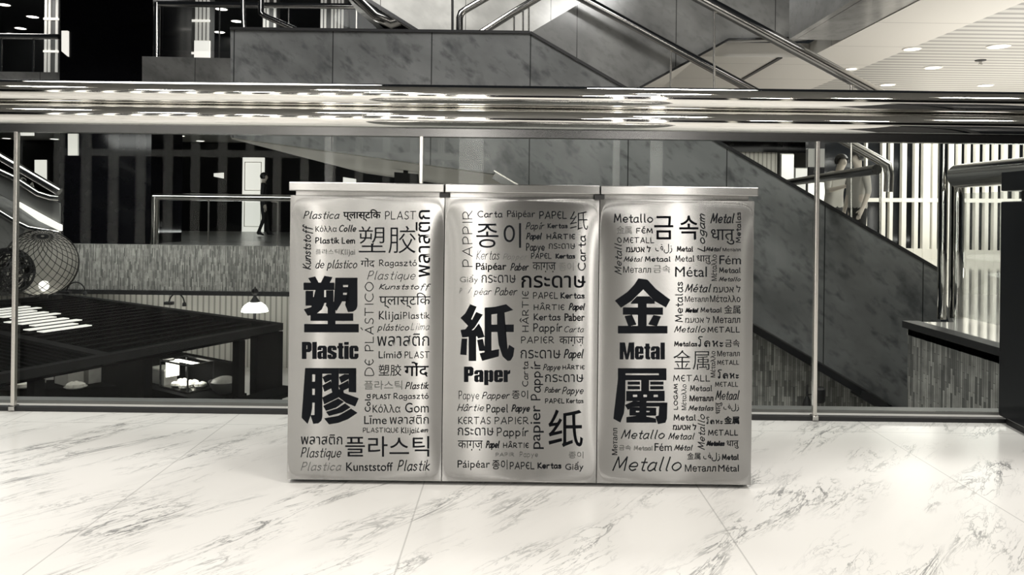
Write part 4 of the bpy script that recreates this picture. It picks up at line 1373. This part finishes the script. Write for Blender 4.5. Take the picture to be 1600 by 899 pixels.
class Ink:
    # flat printed shapes, collected in photo pixels and laid on a bin's pressed panel
    def __init__(self):
        self.v, self.f, self.mi = [], [], []
    def put(self, vs, fs, mi):
        o = len(self.v)
        self.v += vs
        self.f += [tuple(i + o for i in f) for f in fs]
        self.mi += [mi] * len(fs)
    def word(self, text, box, style='s', rot=False, grey=0, wt=0.0, slant=0.0, off=0.0):
        x0, y0, x1, y1 = box
        L = (y1 - y0) if rot else (x1 - x0)
        H = (x1 - x0) if rot else (y1 - y0)
        def place(px, py):
            return (x0 + H - py, y1 - px) if rot else (x0 + px, y1 - py)
        if style == 'h':
            lines = pen_lines(text)
            lines = [[(x + slant * y, y) for x, y in l] for l in lines]
            xs = [p[0] for l in lines for p in l]; ys = [p[1] for l in lines for p in l]
            w = (wt or 1.25) / 2
            sx = (L - 2 * w) / max(max(xs) - min(xs), 1e-6); sy = (H - 2 * w) / max(max(ys) - min(ys), 1e-6)
            mx, my = min(xs), min(ys)
            for l in lines:
                l = [(w + (x - mx) * sx, w + (y - my) * sy) for x, y in l]
                vs, fs = [], []
                n = len(l)
                for k in range(n):
                    a, b = l[max(k - 1, 0)], l[min(k + 1, n - 1)]
                    dx, dy = b[0] - a[0], b[1] - a[1]
                    q = math.hypot(dx, dy) or 1
                    dx, dy = dx / q * w, dy / q * w
                    p = l[k]
                    if k == 0: p = (p[0] - dx * .6, p[1] - dy * .6)
                    if k == n - 1: p = (p[0] + dx * .6, p[1] + dy * .6)
                    vs += [place(p[0] - dy, p[1] + dx), place(p[0] + dy, p[1] - dx)]
                for k in range(n - 1):
                    fs.append((2 * k, 2 * k + 1, 2 * k + 3, 2 * k + 2))
                self.put(vs, fs, grey)
            return
        pts, fs = font_mesh(text, off)
        pts = [(x + slant * y, y) for x, y in pts]
        xs = [p[0] for p in pts]; ys = [p[1] for p in pts]
        d = wt / 2
        sx = (L - 2 * d) / (max(xs) - min(xs)); sy = (H - 2 * d) / (max(ys) - min(ys))
        strikes = [(0, 0)] if not wt else [(d * math.cos(a), d * math.sin(a)) for a in [math.pi * k / 4 for k in range(8)]] + [(0, 0)]
        for ox, oy in strikes:
            self.put([place(d + ox + (x - min(xs)) * sx, d + oy + (y - min(ys)) * sy) for x, y in pts], fs, grey)
    def block(self, text, box):
        x0, y0, x1, y1 = box
        quads, x = [], 0.0
        for ch in text:
            w, parts = BLOCK[ch]
            for p in parts:
                if len(p) == 4 and not isinstance(p[0], tuple):
                    a, b, c, d = p
                    p = ((a, c), (b, c), (b, d), (a, d))
                quads.append([(x + q[0], q[1]) for q in p])
            x += w + 4
        lo = min(q[1] for p in quads for q in p)
        hi = max(q[1] for p in quads for q in p)
        for p in quads:
            self.put([(x0 + q[0] / (x - 4) * (x1 - x0), y1 - (q[1] - lo) / (hi - lo) * (y1 - y0)) for q in p], [tuple(range(len(p)))], 0)
    def poly(self, pts, org):
        self.put([(org[0] + x / 6.4, org[1] + y / 6.4) for x, y in pts], [tuple(range(len(pts)))], 0)
    def build(self, i, name):
        t, pn, xc, hw, zc = BINS[i]
        bm = bmesh.new()
        vv = []
        for px, py in self.v:
            p = P(px, py, YB - .008)
            vv.append(bm.verts.new((p.x, 0, p.z)))
        for f, mi in zip(self.f, self.mi):
            try:
                nf = bm.faces.new([vv[k] for k in f]); nf.material_index = mi
            except ValueError:
                pass
        big = [f for f in bm.faces if len(f.verts) > 4]
        if big:
            bmesh.ops.triangulate(bm, faces=big)
        long_e = [e for e in bm.edges if e.calc_length() > .02]
        if long_e:
            bmesh.ops.subdivide_edges(bm, edges=long_e, cuts=3)
            bmesh.ops.triangulate(bm, faces=bm.faces[:])
        for v in bm.verts:
            u = (v.co.x - xc) / hw; w = (v.co.z - zc) / zc
            v.co.y = YB - bulge(max(-1, min(1, u)), max(-1, min(1, w))) - .0011
        bm.normal_update()
        for f in bm.faces:
            if f.normal.y > 0:
                f.normal_flip()
        org = world_loc(pn)
        bmesh.ops.translate(bm, verts=bm.verts, vec=-org)
        me = bpy.data.meshes.new(name)
        bm.to_mesh(me); bm.free()
        me.materials.append(M['ink']); me.materials.append(M['ink_grey'])
        o = bpy.data.objects.new(name, me)
        COL.objects.link(o)
        o.parent = pn
        return o
LO_WORD = 'โลหะ'
def lay(ink, org, rows):
    # each row: text, x0, y0, x1, y1 (in sixfold crop units from org), then style letters:
    # h pen-drawn, r turned upright, g worn grey, i slanted, b bold, B very bold, t thin
    for row in rows:
        text, x0, y0, x1, y1 = row[:5]
        fl = row[5] if len(row) > 5 else ''
        box = tuple(org[k % 2] + v / 6.4 for k, v in enumerate((x0, y0, x1, y1)))
        hand = 'h' in fl or text == LO_WORD
        wt = 0.0
        if hand:
            wt = 1.75 if 'B' in fl else 1.5 if 'b' in fl else 0.9 if 't' in fl else 1.2
        else:
            wt = 1.0 if 'B' in fl else .55 if 'b' in fl else 0.0
        ink.word(text, box, 'h' if hand else 's', 'r' in fl, 1 if 'g' in fl else 0, wt, (.30 if 'i' in fl else 0.0), -.009 if ('t' in fl and not hand) else 0.0)
PL, KJ = 'प्लास्टिक', '플라스틱'
ink = Ink()
A1, B1, C1, D1 = (450, 310), (450, 430), (450, 560), (450, 660)
lay(ink, A1, [('Plastica', 148, 126, 512, 208, 'hi'), (PL, 548, 110, 925, 228, 'b'), ('PLAST', 968, 128, 1280, 212, 'h'), ('พลาสติก', 1275, 118, 1420, 790, 'rb'),
 ('Kunststoff', 140, 262, 248, 715, 'hrib'), ('Kόλλα', 272, 275, 484, 337), ('Colle', 508, 266, 680, 337, 'hib'), ('Plastik', 270, 390, 512, 456, 'hb'), ('Lem', 535, 390, 668, 456, 'hb'),
 (KJ, 272, 510, 512, 560, 'g'), ('Klijai', 525, 508, 668, 582, 'hg'), ('塑胶', 705, 278, 1275, 550, 't'), ('de plástico', 272, 613, 690, 727, 'hi'), ('गोंद', 725, 598, 865, 692),
 ('Ragasztó', 910, 613, 1288, 698, 'h'), ('Plastique', 790, 725, 1275, 840, 'hit')])
lay(ink, B1, [('Kunststoff', 908, 88, 1428, 160, 'hi'), (PL, 910, 178, 1422, 335), ('Klijai', 908, 360, 1132, 472, 'hb'), ('Plastik', 1150, 370, 1415, 442, 'h'), ('plástico', 890, 488, 1212, 577, 'hi'),
 ('Liima', 1225, 478, 1415, 554, 'hitg'), ('พลาสติก', 890, 588, 1410, 712), ('Límið', 905, 763, 1135, 835), ('PLAST', 1165, 766, 1415, 835, 'h')])
lay(ink, (0, 0), [('DE PLÁSTICO', 563 * 6.4, 441 * 6.4, 584.6 * 6.4, 588.2 * 6.4, 'hr')])
lay(ink, C1, [('塑胶', 905, 65, 1132, 180), ('गोंद', 1160, 38, 1405, 190, 'b'), (KJ, 760, 228, 1140, 316, 'g'), ('Plastik', 1170, 240, 1405, 314, 'hib'), ('Cola', 765, 358, 825, 540, 'hrb'),
 ('PLAST', 845, 362, 1028, 412, 'h'), ('Ragasztó', 1055, 350, 1405, 428, 'h'), ('Kόλλα', 845, 465, 1122, 547), ('Gom', 1170, 450, 1405, 547), ('Līme', 760, 578, 985, 662), ('พลาสติก', 1015, 574, 1405, 662),
 ('PLASTIQUE', 748, 698, 1102, 752, 'ht'), ('Klijai', 1130, 695, 1280, 772, 'h'), ('Lem', 1285, 698, 1400, 748, 'hi'), ('พลาสติก', 125, 768, 540, 868)])
lay(ink, D1, [('Plastique', 122, 256, 530, 387, 'hi'), (KJ, 570, 146, 1410, 350), ('Plastica', 122, 405, 530, 494, 'hitg'), ('Kunststoff', 578, 410, 1045, 495), ('Plastik', 1090, 383, 1418, 497, 'hib')])
ink.build(0, 'word_lettering')
big = Ink()
big.block('Plastic', (450 + 135 / 6.4, 430 + 672 / 6.4, 450 + 702 / 6.4, 430 + 842 / 6.4))
for p in ([(198, 32), (268, 15), (304, 82), (230, 82)], [(360, 10), (442, 22), (412, 82), (324, 82)], [(152, 78), (462, 78), (462, 152), (152, 152)], [(172, 160), (248, 160), (248, 308), (172, 308)],
          [(172, 222), (450, 222), (450, 270), (172, 308)], [(378, 155), (452, 155), (452, 270), (378, 270)], [(275, 140), (358, 140), (358, 290), (335, 345), (285, 385), (195, 410), (155, 345), (230, 322), (268, 290)],
          [(472, 28), (692, 28), (692, 100), (472, 100)], [(472, 28), (548, 28), (548, 210), (535, 275), (480, 365), (455, 300), (472, 250)], [(540, 122), (620, 122), (620, 178), (540, 178)], [(535, 200), (620, 200), (620, 265), (535, 265)],
          [(612, 28), (692, 28), (692, 310), (680, 345), (650, 366), (598, 372), (570, 300), (612, 295)], [(385, 268), (472, 268), (472, 380), (395, 380), (395, 330), (375, 305)], [(395, 320), (472, 320), (472, 495), (395, 495)],
          [(222, 385), (650, 385), (650, 460), (222, 460)], [(158, 492), (705, 492), (705, 575), (158, 575)]):
    big.poly(p, B1)
for p in ([(168, 102), (340, 102), (340, 165), (168, 165)], [(168, 102), (238, 102), (238, 500), (225, 570), (192, 660), (132, 600), (155, 545), (165, 480)], [(270, 102), (340, 102), (340, 590), (330, 630), (300, 655), (250, 660), (222, 575), (262, 572), (270, 560)],
          [(230, 238), (275, 238), (275, 308), (230, 308)], [(230, 372), (275, 372), (275, 448), (230, 448)], [(342, 102), (508, 102), (508, 158), (342, 158)], [(432, 102), (505, 102), (505, 330), (440, 345), (430, 300)],
          [(342, 192), (395, 165), (432, 165), (432, 216), (368, 250)], [(342, 275), (425, 230), (440, 300), (362, 338)], [(510, 102), (680, 102), (680, 158), (510, 158)], [(605, 102), (680, 102), (680, 345), (605, 340)],
          [(508, 192), (562, 162), (608, 165), (602, 212), (530, 250)], [(505, 275), (600, 225), (606, 300), (525, 338)], [(340, 395), (440, 345), (480, 310), (540, 325), (555, 360), (500, 396), (360, 465)],
          [(480, 310), (550, 320), (555, 350), (705, 405), (670, 485), (580, 450), (500, 388)], [(350, 480), (500, 405), (556, 440), (480, 496), (378, 530)], [(378, 540), (490, 505), (568, 455), (622, 495), (540, 545), (408, 580)],
          [(360, 605), (500, 580), (628, 508), (692, 550), (600, 612), (500, 650), (408, 665)]):
    big.poly(p, C1)
big.build(0, 'title_lettering')

ink = Ink()
A2, B2, C2, D2 = (690, 310), (690, 420), (690, 540), (690, 650)
TH, KG = 'กระดาษ', 'काग़ज़'
lay(ink, A2, [('PAPPIR', 205, 122, 310, 687, 'hr'), ('Carta', 358, 123, 612, 194, 'hb'), ('Páipéar', 655, 122, 935, 210), ('PAPEL', 978, 128, 1255, 207, 'hb'), ('纸', 1285, 130, 1465, 317, 't'),
 ('종', 345, 255, 567, 496), ('이', 620, 250, 795, 496), ('Papír', 840, 240, 1030, 332, 'hi'), ('Kertas', 1060, 250, 1262, 302, 'hb'), ('Papel', 845, 345, 1005, 432, 'hiB'), ('HÂRTIE', 1050, 338, 1338, 412, 'hb'),
 ('Papye', 845, 448, 1032, 547, 'hb'), (TH, 1072, 453, 1338, 507), ('Carta', 1362, 368, 1445, 727, 'hrB'), ('Kertas', 345, 518, 580, 617, 'hit'), ('Papper', 612, 553, 862, 630, 'hitg'), ('PAPEL', 895, 548, 1100, 607, 'h'),
 ('Kertas', 1140, 553, 1338, 607, 'hB'), ('Páipéar', 342, 646, 648, 740, 'b'), ('Paber', 688, 648, 875, 727, 'hib'), (KG, 910, 643, 1143, 742), ('종이', 1172, 643, 1322, 727, 'g'), ('Giấy', 182, 768, 365, 860, 'g'),
 (TH, 398, 768, 742, 847), (TH, 798, 775, 1440, 897, 'b')])
lay(ink, B2, [('Paber', 530, 188, 760, 270, 'hi'), ('péar', 320, 195, 500, 282, 'hit'), ('P', 175, 195, 205, 250, 'hitg'), ('i', 262, 190, 300, 250, 'hitg'), ('HÂRTIE', 780, 225, 872, 634, 'hr'), ('PAPEL', 915, 236, 1165, 304, 'h'),
 ('Kertas', 1190, 238, 1432, 304, 'hB'), ('HÂRTIE', 922, 340, 1230, 417, 'h'), ('Papel', 1272, 345, 1438, 437, 'hiB'), ('Kertas', 922, 450, 1190, 522, 'hb'), ('Paber', 1230, 450, 1432, 527, 'b'), ('Pappír', 918, 548, 1210, 657, 'hb'),
 ('Carta', 1228, 578, 1425, 640, 'hit'), ('PAPIER', 795, 680, 1125, 750, 'h'), (KG, 1178, 683, 1425, 777)])
lay(ink, C2, [(TH, 790, 48, 1190, 132), ('Papel', 1222, 38, 1425, 157, 'hiB'), ('Carta', 805, 160, 868, 414, 'hr'), ('Pappír', 890, 160, 1018, 552, 'hrB'), ('Papye', 1015, 188, 1190, 267, 'hi'), ('HÂRTIE', 1210, 188, 1432, 244, 'h'),
 (TH, 1035, 293, 1420, 370), ('Paber', 1030, 418, 1195, 477, 'hi'), ('Papye', 1205, 416, 1422, 512, 'hi'), ('PAPEL', 1035, 533, 1230, 584, 'h'), ('Kertas', 1248, 533, 1420, 584, 'h'), ('Papye', 170, 456, 375, 567, 'ht'),
 ('Papper', 402, 466, 685, 557, 'hi'), ('종이', 702, 453, 865, 537), ('Hârtie', 155, 588, 425, 662, 'hi'), ('Papel', 448, 590, 665, 697, 'hb'), ('Papye', 698, 593, 885, 687, 'hiB'), ('KERTAS', 165, 718, 490, 792, 'h'), ('PAPIER', 530, 718, 870, 792, 'h')])
lay(ink, (0, 0), [('papier', 829 * 6.4, 634.5 * 6.4, 849.8 * 6.4, 702.5 * 6.4, 'r'), ('纸', 857 * 6.4, 641 * 6.4, 911 * 6.4, 699.5 * 6.4, 'b')])
lay(ink, D2, [(TH, 160, 123, 520, 200), ('Pappír', 552, 120, 872, 234, 'hb'), (KG, 162, 253, 412, 352), ('Papel', 440, 253, 582, 347, 'hiB'), ('HÂRTIE', 615, 256, 872, 327, 'h'), ('PAPIR', 540, 375, 725, 412, 'htg'), ('Papye', 780, 365, 965, 432, 'htg'),
 ('종이', 1272, 365, 1420, 432, 'g'), ('Páipéar', 158, 453, 482, 550), ('종이', 505, 448, 658, 542), ('PAPEL', 682, 468, 930, 542, 'h'), ('Kertas', 960, 473, 1200, 537, 'hB'), ('Giấy', 1238, 468, 1420, 567)])
ink.build(1, 'word_lettering')
big = Ink()
big.block('Paper', (690 + 223 / 6.4, 540 + 216 / 6.4, 690 + 687 / 6.4, 540 + 400 / 6.4))
for p in ([(285, 358), (350, 382), (318, 450), (290, 520), (235, 450)], [(188, 495), (235, 450), (330, 540), (270, 580)], [(345, 435), (411, 462), (330, 590), (265, 650), (195, 640), (188, 615), (235, 610), (290, 540)],
          [(190, 625), (320, 615), (372, 550), (400, 600), (430, 685), (365, 700), (352, 678), (205, 690)], [(270, 640), (345, 640), (345, 925), (270, 925)], [(200, 702), (255, 702), (248, 868), (185, 862)], [(355, 715), (412, 705), (440, 825), (375, 825)],
          [(430, 392), (530, 385), (645, 358), (715, 415), (625, 442), (498, 460), (430, 460)], [(430, 392), (498, 392), (498, 822), (575, 808), (572, 880), (405, 925), (380, 850), (430, 838)], [(490, 562), (722, 562), (722, 635), (490, 635)],
          [(555, 440), (628, 435), (628, 600), (635, 720), (660, 810), (675, 765), (728, 798), (715, 880), (690, 920), (660, 925), (610, 880), (570, 760), (556, 620)]):
    big.poly(p, B2)
big.build(1, 'title_lettering')

ink = Ink()
A3, B3, C3, D3 = (940, 310), (940, 420), (940, 540), (940, 640)
JS, KS, HB, AR, DH, LO = '金属', '금속', 'מעטא ל', 'فلز', 'धातु', 'โลหะ'
RU, GK = 'Металл', 'Μέταλλο'
lay(ink, A3, [('Metallo', 125, 153, 518, 247, 'hB'), ('금', 528, 178, 720, 412, 'b'), ('속', 780, 173, 972, 414, 'b'), ('Logam', 960, 152, 1060, 537, 'hrib'), ('Metal', 1092, 148, 1337, 252, 'hiB'), ('Metalas', 1345, 140, 1400, 447, 'hr'),
 (JS, 152, 278, 302, 357, 'g'), ('FÉM', 348, 278, 515, 354, 'hb'), (DH, 1098, 310, 1332, 464), ('METALL', 220, 390, 528, 450, 'h'), ('Metallo', 130, 392, 205, 767, 'hri'), (HB, 248, 476, 492, 542, 'b'), (AR, 540, 458, 708, 552),
 ('Metal', 755, 478, 918, 537, 'hb'), ('Métal', 1042, 488, 1200, 532, 'hi'), (RU, 1215, 498, 1395, 532), ('Métal', 222, 583, 412, 637, 'hi'), ('Metaal', 435, 580, 692, 637, 'hb'), ('Metal', 740, 570, 930, 637, 'h'), (DH, 955, 572, 1092, 660),
 (GK, 1100, 566, 1155, 827, 'r'), ('Fém', 1182, 573, 1398, 662), (RU, 218, 683, 495, 747), (KS, 518, 670, 690, 747, 'g'), ('Métal', 738, 686, 1055, 787), ('Metaal', 1178, 693, 1395, 750, 'h'), ('Metallo', 1175, 788, 1395, 834, 'hit')])
lay(ink, B3, [('Metalas', 735, 133, 817, 537, 'hrb'), ('Métal', 835, 153, 1100, 240, 'hib'), (HB, 1120, 170, 1392, 240), (RU, 835, 278, 1070, 334), (GK, 1088, 268, 1392, 337), ('Metal', 838, 393, 972, 444, 'hiB'), ('Metaal', 992, 388, 1205, 442, 'h'),
 (JS, 1230, 368, 1392, 454), (HB, 838, 483, 1085, 544), (RU, 1118, 478, 1390, 547), ('Metallo', 728, 573, 1042, 642, 'hi'), ('METALL', 1062, 583, 1388, 642, 'h'), ('Metalas', 728, 728, 960, 782, 'hb'), (LO, 968, 678, 1220, 787, 'b'), (KS, 1238, 713, 1385, 787)])
lay(ink, C3, [(JS, 720, 50, 1080, 246, 't'), (GK, 1092, 60, 1140, 322, 'r'), (RU, 1160, 56, 1385, 112), ('METALL', 1160, 150, 1380, 197, 'ht'), (LO, 1165, 243, 1378, 337, 'b'), ('METALL', 718, 298, 1088, 364, 'h'), ('METALL', 1138, 368, 1370, 417, 'ht'),
 ('LOGAM', 722, 388, 765, 647, 'hr'), (GK, 800, 393, 850, 650, 'r'), ('Metaal', 888, 400, 1108, 462, 'h'), (RU, 882, 503, 1120, 562, 'b'), ('Metaal', 1140, 453, 1385, 550, 'hi'), ('Metalas', 870, 603, 1125, 657, 'hi'), (DH, 1145, 575, 1210, 687, 'r'),
 (AR, 1222, 588, 1378, 664), ('Metal', 722, 693, 945, 757, 'hb'), (LO, 1050, 718, 1215, 792), (JS, 1230, 713, 1382, 792, 'b'), (HB, 715, 788, 950, 850, 'b')])
lay(ink, (0, 0), [('Metallo', 1090.5 * 6.4, 648 * 6.4, 1102 * 6.4, 704 * 6.4, 'hri')])
lay(ink, D3, [('METALL', 1068, 208, 1370, 267, 'h'), (RU, 105, 193, 160, 462, 'r'), ('Metallo', 195, 206, 634, 302, 'hib'), ('Metaal', 668, 238, 935, 307, 'hi'), ('Metalas', 1050, 318, 1237, 372, 'hiB'), (DH, 1255, 318, 1375, 397), (KS, 175, 363, 295, 414, 'g'),
 ('Metaal', 325, 368, 515, 417, 'hg'), ('Fém', 532, 343, 705, 420), ('Métal', 728, 358, 915, 417, 'hi'), (JS, 860, 438, 992, 507), (AR, 1020, 438, 1188, 524), ('Metal', 1208, 453, 1378, 514, 'hb'), ('Metallo', 110, 476, 804, 627, 'hiB'),
 (RU, 838, 560, 1148, 630), ('Métal', 1172, 563, 1378, 630)])
ink.build(2, 'word_lettering')
big = Ink()
big.block('Metal', (940 + 183 / 6.4, 420 + 742 / 6.4, 940 + 634 / 6.4, 540 + 142 / 6.4))
for p in ([(370, 98), (462, 112), (540, 200), (688, 312), (645, 390), (530, 325), (418, 208), (300, 325), (195, 393), (135, 322), (260, 235), (330, 160)], [(355, 278), (480, 278), (532, 325), (532, 352), (290, 352), (310, 325)],
          [(365, 340), (452, 340), (452, 580), (365, 580)], [(215, 390), (615, 390), (615, 462), (215, 462)], [(232, 478), (305, 462), (350, 560), (270, 580)], [(520, 465), (595, 480), (555, 578), (468, 560)], [(165, 575), (660, 575), (660, 650), (165, 650)]):
    big.poly(p, B3)
for p in ([(165, 232), (650, 232), (650, 282), (165, 282)], [(165, 300), (650, 300), (650, 350), (165, 350)], [(165, 232), (240, 232), (240, 350), (165, 350)], [(575, 232), (650, 232), (650, 350), (575, 350)],
          [(165, 340), (240, 340), (238, 560), (225, 680), (190, 775), (120, 738), (150, 650), (162, 520)], [(398, 350), (475, 350), (475, 460), (398, 460)], [(262, 365), (385, 365), (385, 395), (262, 395)], [(262, 410), (385, 410), (385, 442), (262, 442)],
          [(488, 365), (620, 365), (620, 395), (488, 395)], [(488, 410), (620, 410), (620, 442), (488, 442)], [(248, 460), (632, 456), (632, 495), (248, 495)], [(248, 520), (630, 520), (630, 560), (248, 560)], [(248, 460), (315, 460), (315, 560), (248, 560)],
          [(358, 460), (420, 460), (420, 560), (358, 560)], [(455, 460), (522, 460), (522, 560), (455, 560)], [(565, 460), (632, 456), (632, 560), (565, 560)], [(235, 600), (320, 560), (400, 565), (400, 612), (300, 618), (265, 650)],
          [(300, 570), (400, 575), (660, 575), (655, 612), (300, 618)], [(582, 575), (660, 575), (655, 735), (640, 775), (565, 790), (540, 715), (582, 700)], [(280, 618), (548, 628), (548, 658), (280, 658)], [(280, 672), (548, 672), (548, 705), (280, 705)],
          [(280, 628), (345, 628), (345, 705), (280, 705)], [(380, 560), (450, 560), (450, 775), (380, 775)], [(482, 628), (548, 628), (548, 705), (482, 705)], [(250, 722), (380, 702), (545, 735), (550, 775), (250, 775)]):
    big.poly(p, C3)
big.build(2, 'title_lettering')

# lettering on the escalator side
pan = [o for o in ea.children if o.name.startswith('balustrade_panel')][0]
pts, fs = font_mesh('SA', 0.0)
xs = [p[0] for p in pts]; ys = [p[1] for p in pts]
a0, a1, a2 = P(31, 291, YE + .03), P(57, 305, YE + .03), P(33, 275, YE + .03)
ex, ey = (a1 - a0) / (max(xs) - min(xs)), (a2 - a0) / (max(ys) - min(ys))
m = MB()
m.add([a0 + ex * (x - min(xs)) + ey * (y - min(ys)) for x, y in pts], fs)
m.build('lettering', M['plaster'], pan)
# dark screen hanging across the atrium, just over the middle of the bins
hs = thing('hanging_screen', P(635, 290, 11.0), 'small black screen hanging under the landing soffit, above the joint of two bins', 'screen')
m = MB(); m.prism([P(616, 269, 11.0), P(653, 272, 11.0), P(655, 296, 11.0), P(616, 295, 11.0)], (0, .08, 0)); m.build('casing', M['blackm'], hs)
m = MB(); m.box(P(634, 266, 11.04), (.06, .05, .16)); m.build('hanger', M['blackm'], hs)
flat('lit_sign', ((536, 277), (556, 280), (556, 288), (536, 288)), 26.95, 'lampsoft', 'small bright sign on the far wall just over the lid of the Plastic bin', 'sign')
